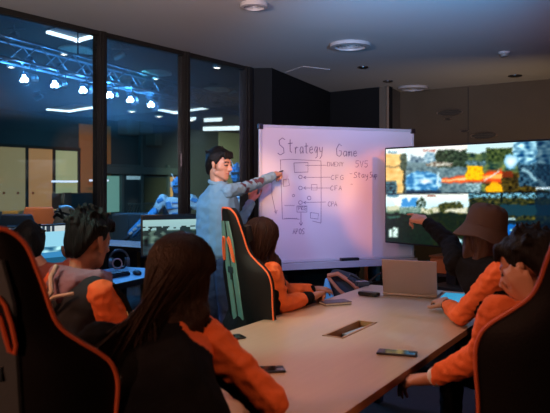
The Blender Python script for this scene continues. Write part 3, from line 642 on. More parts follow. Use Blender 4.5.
p = atz(369,296,TZ); t = thing('glasses_case', 'black elongated case lying on the table left of the laptop', 'case', (p.x,p.y,TZ+.001), R(-38))
bm = bmesh.new(); box(bm, (0,0,.014), (.135,.055,.027), bev=.012); obj('shell', bm, M_black, t, True); bm = bmesh.new(); box(bm, (.06,-.028,.016), (.02,.003,.006)); obj('clasp', bm, M_metal, t)
# charger with cable
p = atz(362,286,TZ); t = thing('charger', 'black charger and looping cable left of the laptop', 'charger', (p.x,p.y,TZ+.001), R(15))
bm = bmesh.new(); box(bm, (0,0,.017), (.09,.05,.032), bev=.006); obj('adapter', bm, mat('adapter_plastic', (.10,.13,.17), .35), t)
bm = bmesh.new(); pts = []
for i in range(40):
    a = i/39; pts.append((.04+a*.26, .04*math.sin(a*9)-.05*a, .008+.11*math.sin(a*math.pi)**2*(1-a*.4)))
tube(bm, pts, .006, 6); pts = [(-.05,0,.02),(-.09,.03,.05),(-.06,.07,.07),(.02,.08,.03),(.10,.06,.008)]; tube(bm, pts, .006, 6); obj('cable', bm, M_black, t, True)
# laptop seen from behind
a, b = atz(382.5,294.8,TZ), atz(437,298.5,TZ); e = (b-a); w_ = e.length; rzl = math.atan2(e.y, e.x)
lp = thing('laptop', 'open silver laptop, lid turned to the camera, beside the person in the hat', 'laptop', (a.x,a.y,TZ+.001), rzl)
M_sil = mat('silver_lid', (.42,.35,.31), .40, .3)
bm = bmesh.new(); box(bm, (w_/2,.115,.008), (w_,.23,.014), bev=.004); obj('base', bm, M_sil, lp)
bm = bmesh.new(); box(bm, (w_/2,0,.115), (w_,.007,.225), (R(9),0,0), .003); box(bm, (w_/2,.0,.008), (w_*.8,.014,.012), bev=.003); lid = obj('lid', bm, M_sil, lp)
bm = bmesh.new(); box(bm, (w_/2,.0055,.117), (w_-.014,.002,.205), (R(9),0,0)); obj('screen', bm, mat('laptop_screen', (.02,.03,.05), .2, emit=(.25,.42,.6), estr=.8), lid)
bm = bmesh.new(); box(bm, (w_/2,.11,.0155), (w_*.86,.10,.002)); obj('keyboard', bm, M_black, lp)
# reflection of the big screen in the tabletop, built as a glowing sheet
q = [atz(x, y, TZ) for x, y in ((437,289.5),(468,291.5),(466,311),(439,311))]
c = sum(q, V())/4; c.z = TZ+.001; t = thing('tablet', 'flat tablet glowing bright blue beside the right hand of the person in the hat', 'tablet', c, rzl)
ww, hh = .155, .42
bm = bmesh.new(); box(bm, (0,0,.004), (ww,hh,.007), bev=.002); obj('body', bm, M_metal, t)
bm = bmesh.new(); box(bm, (0,0,.0078), (ww-.008,hh-.012,.001)); obj('screen', bm, mat('tablet_screen', (.02,.1,.2), .2, emit=(.03,.32,.55), estr=.9), t)

# ================================================================ gaming chairs
def outline(side=1):
    half = [(.0,1.372),(.045,1.368),(.075,1.345),(.092,1.315),(.106,1.27),(.120,1.22),(.133,1.166),(.152,1.125),(.190,1.09),(.235,1.055),(.262,1.025),(.275,.98),(.272,.92),(.262,.84),(.255,.74),(.25,.64),(.245,.54),(.235,.47)]
    return half
def crv(ps, n=3):
    out = []
    for i in range(len(ps)-1):
        p0 = ps[max(i-1,0)]; p1 = ps[i]; p2 = ps[i+1]; p3 = ps[min(i+2,len(ps)-1)]
        for k in range(n):
            t = k/n; out.append(tuple(.5*((2*p1[a])+(-p0[a]+p2[a])*t+(2*p0[a]-5*p1[a]+4*p2[a]-p3[a])*t*t+(-p0[a]+3*p1[a]-3*p2[a]+p3[a])*t**3) for a in (0,1)))
    out.append(ps[-1]); return out
def chair(name, label, loc, rz, lean=R(9), group=None, glow=M_orange, top=1.0, pm=None):
    """local: sitter faces +Y; back shell stands at y = -.2"""
    t = thing(name, label, 'gaming chair', loc, rz, group); pm = pm or M_panel
    hf = crv(outline()); rows = []; TK = .085
    def bend(x, y, z): k = (z-.47); return V((x, y - k*math.tan(lean) - .0, z))
    m_ = bmesh.new(); NU = 7
    def shell_pt(u, hw, z, front):
        x = u*hw; wing = .075*max(0, abs(u)-.45)**1.5*3.0*(hw/.27)     # side wings sweep forward
        th = TK*(1-abs(u)**4)**.5*(.75 if z > 1.1 else 1)
        y = -.20 + wing + (th if front else 0); return bend(x, y, z)
    grid = []
    us = [math.sin((i/(2*NU)-.5)*math.pi) for i in range(2*NU+1)]
    for hw, z in hf:
        hw = max(hw, .004); ring = [m_.verts.new(shell_pt(u, hw, z, False)) for u in us] + [m_.verts.new(shell_pt(u, hw, z, True)) for u in us[::-1][1:-1]]
        grid.append(ring)
    for A, B in zip(grid, grid[1:]):
        n = len(A)
        for k in range(n): m_.faces.new((A[k], A[(k+1)%n], B[(k+1)%n], B[k]))
    m_.faces.new(grid[-1]); bmesh.ops.remove_doubles(m_, verts=m_.verts, dist=1e-5); bmesh.ops.recalc_face_normals(m_, faces=m_.faces)
    bk = obj('backrest', m_, M_leather, t, True)
    # piping along the outline
    pp = [shell_pt(-1, hw, z, False)+V((-.003,-.004,0)) for hw, z in hf[::-1]] + [shell_pt(1, hw, z, False)+V((.003,-.004,0)) for hw, z in hf[1:]]
    bm = bmesh.new(); tube(bm, pp, .0055, 6); obj('piping', bm, glow, bk, True)
    # centre panel on the back
    bm = bmesh.new()
    for sx in (-1, 1):
        tt = bmesh.new(); ra = []
        for i in range(24):
            z = .50+i/23*.80; ra.append([tt.verts.new(bend(sx*a, -.205-b, z)) for a, b in ((.012,.0),(.014,.006),(.062-.022*max(0,(z-1.2))/.1,.006),(.068-.022*max(0,(z-1.2))/.1,.0))])
        for A, B in zip(ra, ra[1:]):
            for k in range(3): tt.faces.new((A[k],A[k+1],B[k+1],B[k]))
        bmesh.ops.recalc_face_normals(tt, faces=tt.faces); merge(bm, tt)
    obj('back_panel', bm, pm, bk, True)
    # harness openings
    for sx in (-1, 1):
        loop = [(.020,1.205),(.034,1.212),(.046,1.195),(.058,1.15),(.066,1.10),(.062,1.078),(.050,1.085),(.042,1.12),(.034,1.16),(.020,1.19)]
        bm = bmesh.new(); tube(bm, [bend(sx*x, -.215, z) for x, z in loop], .0055, 6, closed=True); obj('harness_rim', bm, glow, bk, True)
        tt = bmesh.new(); f = tt.faces.new([tt.verts.new(bend(sx*x, -.2125, z)) for x, z in loop]); ex = bmesh.ops.extrude_face_region(tt, geom=[f]); bmesh.ops.translate(tt, vec=(0,.003,0), verts=[v for v in ex['geom'] if isinstance(v, bmesh.types.BMVert)])
        bm = bmesh.new(); merge(bm, tt); obj('harness_hole', bm, M_black, bk)
    bm = bmesh.new(); box(bm, bend(0,-.213,1.03), (.06,.008,.035), (-lean*0,0,0), .002); box(bm, bend(0,-.213,1.0), (.018,.008,.05), bev=.002); obj('back_badge', bm, mat('badge_dark', (.02,.04,.05), .4), bk)
    # front cushions
    bm = bmesh.new(); box(bm, bend(0,-.095,1.23), (.16,.05,.10), (lean,0,0), .028); obj('head_pillow', bm, M_black, t, True)
    bm = bmesh.new(); box(bm, bend(0,-.08,.66), (.28,.07,.17), (lean,0,0), .03); obj('lumbar_pillow', bm, M_black, t, True)
    bm = bmesh.new(); box(bm, (0,.09,.42), (.36,.46,.10), bev=.035); s_ = obj('seat', bm, M_leather, t, True)
    for sx in (-1, 1):
        bm = bmesh.new(); box(bm, (sx*.20,.08,.435), (.09,.44,.11), (0,-sx*R(14),0), .035); obj('seat_bolster', bm, M_leather, s_, True)
        bm = bmesh.new(); tube(bm, [(sx*.235,-.12,.39),(sx*.27,-.02,.37),(sx*.29,.05,.42),(sx*.29,.05,.60)], .018, 8); ar = obj('armrest', bm, M_black, t, True)
        bm = bmesh.new(); box(bm, (sx*.29,.06,.622), (.085,.25,.03), bev=.012); obj('arm_pad', bm, M_black, ar, True)
    bm = bmesh.new(); box(bm, (0,.04,.345), (.26,.28,.04), bev=.01); cyl(bm, (0,.02,.10), (0,.02,.34), .028, .022); obj('gas_lift', bm, M_metal, t, True)
    bs = bmesh.new()
    for k in range(5):
        a = k*2*math.pi/5+.3; tube(bs, [(0,.02,.11),(.17*math.cos(a),.02+.17*math.sin(a),.10),(.30*math.cos(a),.02+.30*math.sin(a),.075)], .02, 8, rads=[.032,.026,.018])
    b_ = obj('star_base', bs, M_black, t, True)
    for k in range(5):
        a = k*2*math.pi/5+.3; x, y = .30*math.cos(a), .02+.30*math.sin(a); bm = bmesh.new()
        for o_ in (-.016,.016): cyl(bm, (x-math.sin(a)*(o_-.01), y+math.cos(a)*(o_-.01), .03), (x-math.sin(a)*(o_+.01), y+math.cos(a)*(o_+.01), .03), .03, seg=14)
        obj('caster', bm, M_black, b_, True)
    return t
def chair_back_at(px, d, rz):            # the empty's floor point so that the back shell's middle stands at this spot
    p = at(px, HZ, d); q = Matrix.Rotation(rz, 3, 'Z') @ V((0,-.20-.12,0)); return (p.x-q.x, p.y-q.y, 0)
cA = chair('gaming_chair', 'black gaming chair with red piping filling the lower left corner', chair_back_at(-15,1.5,R(2)), R(2))
cB = chair('gaming_chair', 'gaming chair with teal back panel and orange rimmed openings behind the orange-sleeved girl', chair_back_at(224,3.52,R(-58)), R(-58), pm=mat('teal_grey_leatherette', (.13,.30,.28), .45, bump=.15, bscale=160))
cB.scale = (.88,.93,.965); cA.scale = (.97,.97,.985);
cC = chair('gaming_chair', 'black gaming chair with red piping in the lower right corner', chair_back_at(599,1.72,R(4)), R(4))

cC.scale = (1,1,1.02)
# low task chairs
def task_chair(label, loc, rz, seatm, group=None, back=True):
    t = thing('task_chair', label, 'chair', loc, rz, group)
    bm = bmesh.new(); box(bm, (0,0,.45), (.40,.40,.06), bev=.025); obj('seat', bm, seatm, t, True)
    if back:
        bm = bmesh.new(); box(bm, (0,-.24,.70), (.38,.035,.24), (R(-6),0,0), .016); obj('backrest', bm, seatm, t, True)
        bm = bmesh.new(); tube(bm, [(0,-.1,.41),(0,-.26,.42),(0,-.265,.62)], .018, 8); obj('back_support', bm, M_metal, t, True)
    bm = bmesh.new(); cyl(bm, (0,0,.09), (0,0,.42), .024); obj('gas_lift', bm, M_metal, t, True)
    bm = bmesh.new()
    for k in range(5): a = k*2*math.pi/5; tube(bm, [(0,0,.10),(.27*math.cos(a),.27*math.sin(a),.07)], .018, 8)
    b_ = obj('star_base', bm, M_black, t, True)
    for k in range(5):
        a = k*2*math.pi/5; bm = bmesh.new(); x, y = .27*math.cos(a), .27*math.sin(a); cyl(bm, (x-.02*math.sin(a),y+.02*math.cos(a),.03), (x+.02*math.sin(a),y-.02*math.cos(a),.03), .03, seg=12); obj('caster', bm, M_black, b_, True)
    return t
# ================================================================ people
def rotm(yaw=0, pitch=0, roll=0): return Matrix.Rotation(yaw,3,'Z') @ Matrix.Rotation(pitch,3,'X') @ Matrix.Rotation(roll,3,'Y')
def xf(hs_, c, q, k=1):
    out = []
    for h in hs_:
        g = []
        for s in h:
            r = s[1]; r = (r*k,)*3 if isinstance(r, (int, float)) else tuple(a*k for a in r)
            g.append((c + q @ (V(s[0])*k), r, q))
        out.append(g)
    return out
HEAD = [
 [((0,-.012,.040),(.074,.094,.082))],
 [((0,.03,.045),(.062,.055,.05)),((0,.055,-.02),(.050,.036,.03)),((.046,.035,-.02),.022),((-.046,.035,-.02),.022)],
 [((0,.052,-.03),(.048,.036,.03)),((0,.066,-.092),.020),((.050,.008,-.062),.016),((-.050,.008,-.062),.016),((.018,.064,-.088),.014),((-.018,.064,-.088),.014)],
 [((0,.086,.010),.008),((0,.108,-.026),.0105),((.011,.094,-.031),.008),((-.011,.094,-.031),.008)],
 [((.016,.080,-.054),.007),((-.016,.080,-.054),.007),((0,.090,-.050),.006)],
 [((.014,.080,-.062),.007),((-.014,.080,-.062),.007),((0,.089,-.063),.007)],
 [((.012,.084,.026),.008),((.045,.070,.024),.009)], [((-.012,.084,.026),.008),((-.045,.070,.024),.009)],
 [((.030,.076,.004),.0125)], [((-.030,.076,.004),.0125)],
 [((.080,-.004,.012),(.006,.015,.016)),((.077,.002,-.018),(.006,.009,.012)),((.072,.004,0),(.008,.008,.014))],
 [((-.080,-.004,.012),(.006,.015,.016)),((-.077,.002,-.018),(.006,.009,.012)),((-.072,.004,0),(.008,.008,.014))],
]
def hand(w, fwd, up, side, curl=.35, curls=None, thumb=.6, k=1):
    fwd = V(fwd).normalized(); up = V(up); up = (up - fwd*up.dot(fwd)).normalized(); th = up.cross(fwd)*side; w = V(w)
    kn = [w + fwd*a*k + th*b*k for a, b in ((.086,.031),(.090,.010),(.086,-.011),(.078,-.031))]
    hs_ = [[(w, .024*k), (w+fwd*.03*k+th*.014*k, .019*k), (w+fwd*.03*k-th*.014*k, .018*k)] + [(p, .0115*k) for p in kn]]
    ln = [.073,.082,.076,.060]; curls = curls or [curl]*4
    for i in range(4):
        d = (fwd + th*(.12,.03,-.05,-.14)[i]).normalized(); p = kn[i]; ax = th*side
        for j, f in enumerate((.44,.31,.25)):
            ang = curls[i]*(1, 1.1, .8)[j]; d = (d*math.cos(ang) - (up if j == 0 else dn)*math.sin(ang)).normalized()
            dn = (d.cross(th)); dn = dn if dn.dot(up) > 0 or j else dn
            dn = (up - d*up.dot(d)); dn = dn.normalized() if dn.length > .05 else fwd
            if curls[i] > 1.2 and j == 2: dn = fwd
            q = p + d*ln[i]*f*k; hs_.append([(p, (.0098,.009,.0082)[j]*k), (q, (.009,.0082,.0072)[j]*k)]); p = q
    a = w+fwd*.022*k+th*.022*k; b = a + (fwd*.65+th*.75-up*.2).normalized()*.040*k; c = b + (fwd*1+th*(.6-thumb)-up*.25).normalized()*.032*k; e = c + (fwd*1+th*(.3-thumb)-up*.2).normalized()*.024*k
    hs_ += [[(a,.015*k),(b,.0115*k)],[(b,.0115*k),(c,.010*k)],[(c,.010*k),(e,.0085*k)]]
    return hs_
def cap(a, ra, b, rb): return [(V(a), ra), (V(b), rb)]
def face_paint(Hc, Hq, k=1):
    qi = Hq.transposed()
    def f(c, n):
        l = (qi @ (c-Hc))/k
        if l.y > .05:
            for s in (-1, 1):
                if abs(l.x-s*.030) < .0135 and abs(l.z-.003) < .0055: return 2
                if .012 < s*l.x < .050 and abs(l.z-(.0275-.12*abs(s*l.x-.03))) < .0052: return 2
            if abs(l.x) < .023 and abs(l.z+.058) < .0085*(1-abs(l.x)/.034): return 1
        return 0
    return f
def figure(name_label, root_xy, Hc, Hq, pelvis, chest, neck, arms, hips_dir, skin=None, voxel=.0065, jacket=None, trousers=None, sleeves=None, legs='seat', jr=1.0, face=True, k=1, hipw=.10, extra_jacket=None, jname='jacket', jpaint=None, knees=None, sr=1.0):
    """arms: {'R': (shoulder, elbow, wrist, hand fwd, hand up, curls, thumb), 'L': ...}"""
    skin = skin or M_skin
    t = thing('person', name_label, 'person', (root_xy[0], root_xy[1], 0)); og = V((root_xy[0], root_xy[1], 0))
    Hc, pelvis, chest, neck = V(Hc), V(pelvis), V(chest), V(neck); fd = V((hips_dir[0], hips_dir[1], 0)).normalized(); rt = V((fd.y, -fd.x, 0))
    hs_ = xf(HEAD, Hc, Hq, k)
    hs_.append([(Hc+Hq@V((0,-.025,-.045))*k, .050*k), (neck, .055*k)])
    hs_.append([(neck+V((0,0,-.03)), .06), (chest+rt*.07, .09), (chest-rt*.07, .09)]); hs_.append([(chest+rt*.05,.085),(chest-rt*.05,.085),(pelvis+rt*.06,.10),(pelvis-rt*.06,.10)])
    for s, a in arms.items():
        sh, el, wr = V(a[0]), V(a[1]), V(a[2]); hs_ += [cap(neck+V((0,0,-.05)), .05, sh, .046), cap(sh, .044, el, .035), cap(el, .036, wr, .024)]
        hs_ += hand(wr, a[3], a[4], 1 if s == 'R' else -1, curls=a[5], thumb=a[6] if len(a) > 6 else .3, k=a[7] if len(a) > 7 else 1)
    lg = []
    for s in (1, -1):
        h = pelvis + rt*s*hipw + V((0,0,-.03))
        if legs == 'seat':
            kn = h + fd*.40 + rt*s*.04; kn.z = .50; an = kn + fd*.02; an.z = .10; toe = an + fd*.15; toe.z = .045
        elif legs == 'stand':
            kn = h + fd*.03; kn.z = .50; an = h + fd*.0 + rt*s*.03; an.z = .09; toe = an+fd*.15; toe.z = .04
        lg.append((h, kn, an, toe, s)); hs_ += [cap(h,.075,kn,.050), cap(kn,.048,an,.034), cap(an+V((0,0,-.02)),.034,toe,.025)]
    body = blob('body', hs_, [skin, M_lip, M_brow], t, og, voxel, 2, paint=face_paint(Hc, Hq, k))
    # jacket
    j = jr; sR, sL = (V(arms['R'][0]) if 'R' in arms else chest+rt*.17+V((0,0,.08))), (V(arms['L'][0]) if 'L' in arms else chest-rt*.17+V((0,0,.08)))
    up_ = [(sR.lerp(neck,.12)+V((0,0,-.01)), .047*j), (sL.lerp(neck,.12)+V((0,0,-.01)), .047*j), (neck+V((0,0,-.035)), .066*j), (chest+rt*.08, .118*j), (chest-rt*.08, .118*j)]
    jh = [up_, [(chest+rt*.08,.118*j),(chest-rt*.08,.118*j),(pelvis+rt*.08+V((0,0,.08)),.115*j),(pelvis-rt*.08+V((0,0,.08)),.115*j)], [(pelvis+rt*.08+V((0,0,.08)),.118*j),(pelvis-rt*.08+V((0,0,.08)),.118*j),(pelvis+rt*.08,.12*j),(pelvis-rt*.08,.12*j)]]
    jk = blob(jname, jh, jacket or M_blackfab, t, og, .009, 4, disp=wrinkle(.006, 12), paint=jpaint)
    for s, a in arms.items():
        sh, el, wr = V(a[0]), V(a[1]), V(a[2]); we = el.lerp(wr, .90); d = (wr-el).normalized()
        sm, sp, cuffm = sleeves[s]
        blob('sleeve', [cap(sh.lerp(neck,.14)+V((0,0,-.012)), .056*j, sh, .060*j*(sr+1)/2), cap(sh, .064*j*sr, sh.lerp(el,.5), .061*j*sr), cap(sh.lerp(el,.5), .057*j*sr, el, .052*j*sr), cap(el, .052*j*sr, el.lerp(wr,.5), .047*j*sr), cap(el.lerp(wr,.5), .047*j*sr, we-d*.012, .038*j)], sm, t, og, .007, 3, disp=wrinkle(.008, 22), paint=sp)
        bm = bmesh.new(); cyl(bm, we-d*.018, we+d*.016, .038*j, .035*j, 20, bev=.006); obj('cuff', bm, cuffm, t, True, og)
    tm = trousers or mat('dark_trousers', (.012,.013,.02), .8, bump=.2, bscale=150)
    th = []
    th.append([(pelvis+rt*.07+V((0,0,.02)),.115*j),(pelvis-rt*.07+V((0,0,.02)),.115*j),(lg[0][0],.095),(lg[1][0],.095)])
    for h, kn, an, toe, s in lg: th += [cap(h,.093,kn,.066), cap(kn,.065,an+V((0,0,.03)),.052)]
    blob('trousers', th, tm, t, og, .010, 3, disp=wrinkle(.006, 14))
    for h, kn, an, toe, s in lg:
        blob('shoe', [[(an+V((0,0,-.03))-fd*.02,(.042,.042,.05)),(toe+V((0,0,0)),(.042,.042,.036)),(an+V((0,0,-.05))-fd*.03,.036)]], mat('dark_shoe', (.05,.05,.06), .5), t, og, .008, 3)
    return t, og
def short_hair(t, og, Hc, Hq, m, k=1, puff=1.0, messy=0, seed=1, back=1.0, fringe=True):
    rnd_ = random.Random(seed)
    hh = [[((0,.050,.092),.026),((.040,.040,.085),.024),((-.040,.040,.085),.024),((0,-.02,.100),.040*puff),((0,-.078,.065),.040*puff),((.055,-.02,.062),.030*puff),((-.055,-.02,.062),.030*puff)],
          [((0,-.078,.065),.038*puff),((.056,-.035,.045),.030*puff),((-.056,-.035,.045),.030*puff),((.052,-.060,-.010*back),.026),((-.052,-.060,-.010*back),.026),((.026,-.070,-.062*back),.020),((-.026,-.070,-.062*back),.020),((0,-.085,-.040*back),.026)],
          [((.066,.012,.050),.015),((.050,.045,.078),.018),((.068,-.02,.04),.02),((.070,.016,.012),.008)], [((-.066,.012,.050),.015),((-.050,.045,.078),.018),((-.068,-.02,.04),.02),((-.070,.016,.012),.008)]]
    if fringe: hh += [[((-.045+.013*i,.062,.088),.020),((-.050+.014*i+.006*rnd_.random(),.082,.062-.010*rnd_.random()),.008)] for i in range(8)]
    for i in range(max(0,26+int(80*messy))):
        a = rnd_.uniform(0, 2*math.pi); b = rnd_.uniform(.05, 1.35); d = V((math.sin(b)*math.cos(a), math.sin(b)*math.sin(a), math.cos(b)))
        if d.y > .55 and d.z < .6: continue
        p = V((d.x*.082, d.y*.095-.018, d.z*.088+.045)); e = p + V((d.x, d.y*.6-.3, d.z-.6*messy)).normalized()*rnd_.uniform(.012,.026)*(1+messy*.5)
        hh.append([(p, .013), (e, .005)])
    return blob('hair', xf(hh, Hc, Hq, k), m, t, og, .005, 2, disp=strandy(.003+.004*messy, 60))
def long_hair(t, og, Hc, Hq, m, rows, k=1, seed=3, strands=160, zend=.85, spread=.1, drop=V((0,-.06,0)), lockr=.0035):
    """rows: lists of (world point, radius) from the nape downwards; successive rows are joined"""
    hh = xf([[((0,.046,.080),.034),((.045,.030,.075),.030),((-.045,.030,.075),.030),((0,-.02,.100),.044),((0,-.080,.055),.044),((.062,-.02,.035),.030),((-.062,-.02,.035),.030)],
             [((0,-.080,.055),.040),((.062,-.015,.035),.030),((-.062,-.015,.035),.030),((.066,-.01,-.06),.026),((-.066,-.01,-.06),.026),((0,-.085,-.07),.034)]], Hc, Hq, k)
    first = [(Hc+Hq@V(p)*k, r*k) for p, r in (((.066,-.01,-.06),.026),((-.066,-.01,-.06),.026),((0,-.085,-.07),.034))]
    prev = first
    for r in rows:
        cur = [(V(p), q) for p, q in r]; hh.append(prev+cur); prev = cur
    rr = random.Random(seed); last = rows[-1]
    def ex(bm):
        for i in range(strands):
            ph = rr.uniform(-1.9, 1.9); a = []
            for j in range(5):
                th = .25+j*.33; a.append(Hc+Hq@V((math.sin(ph)*.098*math.sin(th), -math.cos(ph)*.118*math.sin(th)-.012, .040+.100*math.cos(th)))*k)
            w_ = (math.sin(ph)+1)/2; e0 = V(last[0][0]); e1 = V(last[-1][0]); e = e0.lerp(e1, min(1,max(0, w_+rr.uniform(-.12,.12)))) + V((rr.uniform(-.02,.02), rr.uniform(-.035,.01)-.02, rr.uniform(-.06,.04)))
            m0 = a[-1]; md = m0.lerp(e, .35); md.z = m0.z*.62+e.z*.38; md += (m0-Hc)*.15
            a += [md, m0.lerp(e, .7)+(m0-Hc)*.08, e]; n = len(a); q = []
            for s in range(n-1):
                for u_ in (0, .5): q.append(a[s].lerp(a[s+1], u_))
            q.append(a[-1]); tube(bm, q, lockr, 4, rads=[lockr*(.6+.6*math.sin(min(1, s/(len(q)-1)+.15)*math.pi)) for s in range(len(q))])
    return blob('hair', hh, m, t, og, .007, 3, disp=strandy(.008, 38), extra=ex)

REST = [.35,.4,.45,.5]; FIST = [1.25,1.3,1.35,1.4]; POINT = [.08,1.25,1.35,1.4]
# ---- standing presenter
M_denim = mat('light_denim', (.20,.34,.42), .8, bump=.3, bscale=260, var=.12, vscale=10)
M_stain = mat('dark_red_patch', (.10,.035,.05), .8)
Hc = V((-.415,4.95,1.592)); Hq = rotm(R(-118), R(-6), 0)
sh, el, wr = V((-.335,4.84,1.395)), V((-.185,5.09,1.435)), V((-.005,5.36,1.520))
spots = [sh.lerp(el,.62)+V((.01,-.05,.028)), el+V((-.01,-.045,.03)), el.lerp(wr,.22)+V((0,-.045,.02)), el.lerp(wr,.42)+V((0,-.05,.005)), sh.lerp(el,.80)+V((0,-.05,-.02))]
dp = lambda c, n: 1 if min((c-s).length for s in spots) < .028+.012*noise.noise(c*60) else 0
t, og = figure('standing person in a light blue denim jacket pointing at the whiteboard', (-.42,4.98), Hc, Hq, (-.44,5.0,.97), (-.43,4.99,1.28), (-.425,4.96,1.455),
  {'R': (sh, el, wr, (.35,.88,.22), (0,-.35,1), POINT, .2), 'L': ((-.47,5.15,1.38), (-.27,5.28,1.15), (-.19,5.42,1.31), (.1,.2,1), (-.2,-1,.1), [.3,.4,.5,.6], .2)},
  (.80,.6), jacket=M_denim, sleeves={'R': ([M_denim, M_stain], dp, M_denim), 'L': ([M_denim, M_stain], None, M_denim)}, legs='stand', trousers=mat('blue_jeans', (.05,.08,.14), .8, bump=.2), jname='denim_jacket', jr=1.02, sr=.82, voxel=.005)
short_hair(t, og, Hc, Hq, M_hair, puff=1.10, seed=4, messy=-.3)
bm = bmesh.new(); torus(bm, V((-.424,4.962,1.462)), .066, .012, (R(10),R(8),0), sc=(1,1,1.2)); obj('collar', bm, M_denim, t, True, og)
bm = bmesh.new()
for z in (1.10,1.22,1.34): tube(bm, [(-.60,4.9,z),(-.45,4.83,z+.004),(-.30,4.86,z)], .0015, 5)
bm.free()
bm = bmesh.new(); d = (wr-sh).normalized(); tip = wr+V((.35,.88,.22)).normalized()*.155; tube(bm, [tip-d*.03, tip+d*.028], .006, 8)
o = obj('marker_pen', bm, M_black, None, True); tag(o, 'thin dark pen at the fingertip of the standing person', 'pen')

# ---- left: boy in black and orange jacket
Hc = V((-.80,2.86,1.205)); Hq = rotm(R(-36), R(-12), 0)
dirt = lambda a, b: (lambda c, n: 0)
shR, elR, wrR = V((-.70,2.70,1.00)), V((-.62,2.78,.76)), V((-.42,2.98,.80))
t, og = figure('seated short-haired person in black and orange jacket at the left side', (-.86,2.88), Hc, Hq, (-.96,2.82,.56), (-.86,2.86,.93), (-.83,2.85,1.075),
  {'R': (shR, elR, wrR, (.5,.8,0), (0,0,1), REST, .3), 'L': ((-.98,2.99,1.0), (-.92,3.14,.80), (-.62,3.10,.82), (.6,.6,0), (0,0,1), REST, .3)},
  (.77,.55), sleeves={'R': (M_orfab, None, M_blackfab), 'L': (M_orfab, None, M_blackfab)}, jacket=mat('navy_black_fabric', (.012,.018,.028), .8, bump=.3, bscale=200), hipw=.08)
short_hair(t, og, Hc, Hq, M_hair, puff=1.18, messy=.35, seed=9, back=1.0)
M_lav = mat('lavender_hood', (.34,.20,.26), .85, bump=.25, bscale=180)
nb = V((-.83,2.84,1.07))
blob('hood', [[(nb+V((-.08,-.03,.0)),.035),(nb+V((0,-.085,-.025)),.035),(nb+V((.085,-.04,-.01)),.030)],[(nb+V((.085,-.04,-.01)),.030),(nb+V((.11,.03,-.02)),.022),(nb+V((.13,-.05,-.07)),.016)],[(nb+V((-.09,-.03,-.005)),.035),(nb+V((-.12,.04,0)),.03)],[(nb+V((0,-.09,-.03)),.03),(nb+V((-.05,-.12,-.09)),.02),(nb+V((-.10,-.08,-.03)),.02)]], M_lav, t, og, .006, 3, disp=wrinkle(.005, 25))
M_bei = mat('beige_trim', (.80,.72,.62), .8)
bm = bmesh.new(); tube(bm, [nb+V(p) for p in ((-.075,-.085,.04),(-.085,-.125,.0),(-.07,-.16,-.055),(-.11,-.165,-.10))], .011, 8); tube(bm, [nb+V(p) for p in ((.02,-.165,-.06),(-.05,-.185,-.07),(-.11,-.175,-.11),(-.12,-.165,-.16))], .007, 8); obj('collar_trim', bm, M_bei, t, True, og)
bm = bmesh.new(); tube(bm, [shR+V(p) for p in ((.045,-.02,.045),(.085,.02,-.02),(.11,.05,-.10),(.12,.06,-.18))], .011, 8); obj('sleeve_stripe', bm, M_blackfab, t, True, og)
task_chair('black task chair under the short-haired person at the left', (-.97,2.80,0), R(-54), M_blackfab)

# ---- front: long dark hair, black jacket with orange arm stripe
Hc = V((-.275,1.965,1.165)); Hq = rotm(R(-14), R(-14), 0)
shR, elR, wrR = V((-.225,1.93,1.01)), V((-.015,1.92,.818)), V((-.09,2.17,.80))
ax = (elR-shR).normalized(); nrm = V((.55,-.3,.8)); nrm = (nrm-ax*nrm.dot(ax)).normalized(); fw = (wrR-elR).normalized()
def p2(c, n):
    if (c-elR).dot(fw) > .045 and (c-elR).dot(ax) < .06: return 1 if n.z > -.5 else 0
    s = ((c-shR)-ax*(c-shR).dot(ax)).dot(nrm); return 1 if s > -.008 and (c-shR).dot(ax) > .0 else 0
t, og = figure('seated person with long dark hair and black jacket with orange arm stripe, front centre', (-.30,1.72), Hc, Hq, (-.21,1.68,.57), (-.345,1.79,.90), (-.30,1.89,1.075),
  {'R': (shR, elR, wrR, (-.25,.9,-.05), (0,0,1), REST, .3), 'L': ((-.475,1.80,1.01), (-.56,1.98,.80), (-.36,2.20,.80), (.5,.8,0), (0,0,1), REST, .3)},
  (.35,.9), sleeves={'R': ([M_blackfab, M_orfab], p2, M_orfab), 'L': ([M_blackfab, M_orfab], None, M_blackfab)}, jr=1.0, hipw=.08, jacket=[M_blackfab, M_orfab], jpaint=lambda c, n: 1 if (c-V((-.225,1.90,1.03))).length < .095 and c.x > -.265 else 0, sr=1.08)
long_hair(t, og, Hc, Hq, mat('brown_hair_front', (.020,.009,.006), .5, spec=.25, bump=.6, bscale=26, stretch=(8,8,.5), var=.5), [
  [((-.212,1.91,1.08),.028),((-.29,1.86,1.06),.040),((-.375,1.90,1.07),.034)],
  [((-.225,1.87,1.01),.018),((-.31,1.79,.99),.036),((-.44,1.80,1.01),.030)],
  [((-.26,1.80,.95),.014),((-.38,1.71,.93),.022),((-.53,1.74,.95),.018)]], strands=420, seed=5, lockr=.0036)
task_chair('black task chair under the long-haired person nearest the camera', (-.20,1.62,0), R(-15), M_blackfab, back=True)

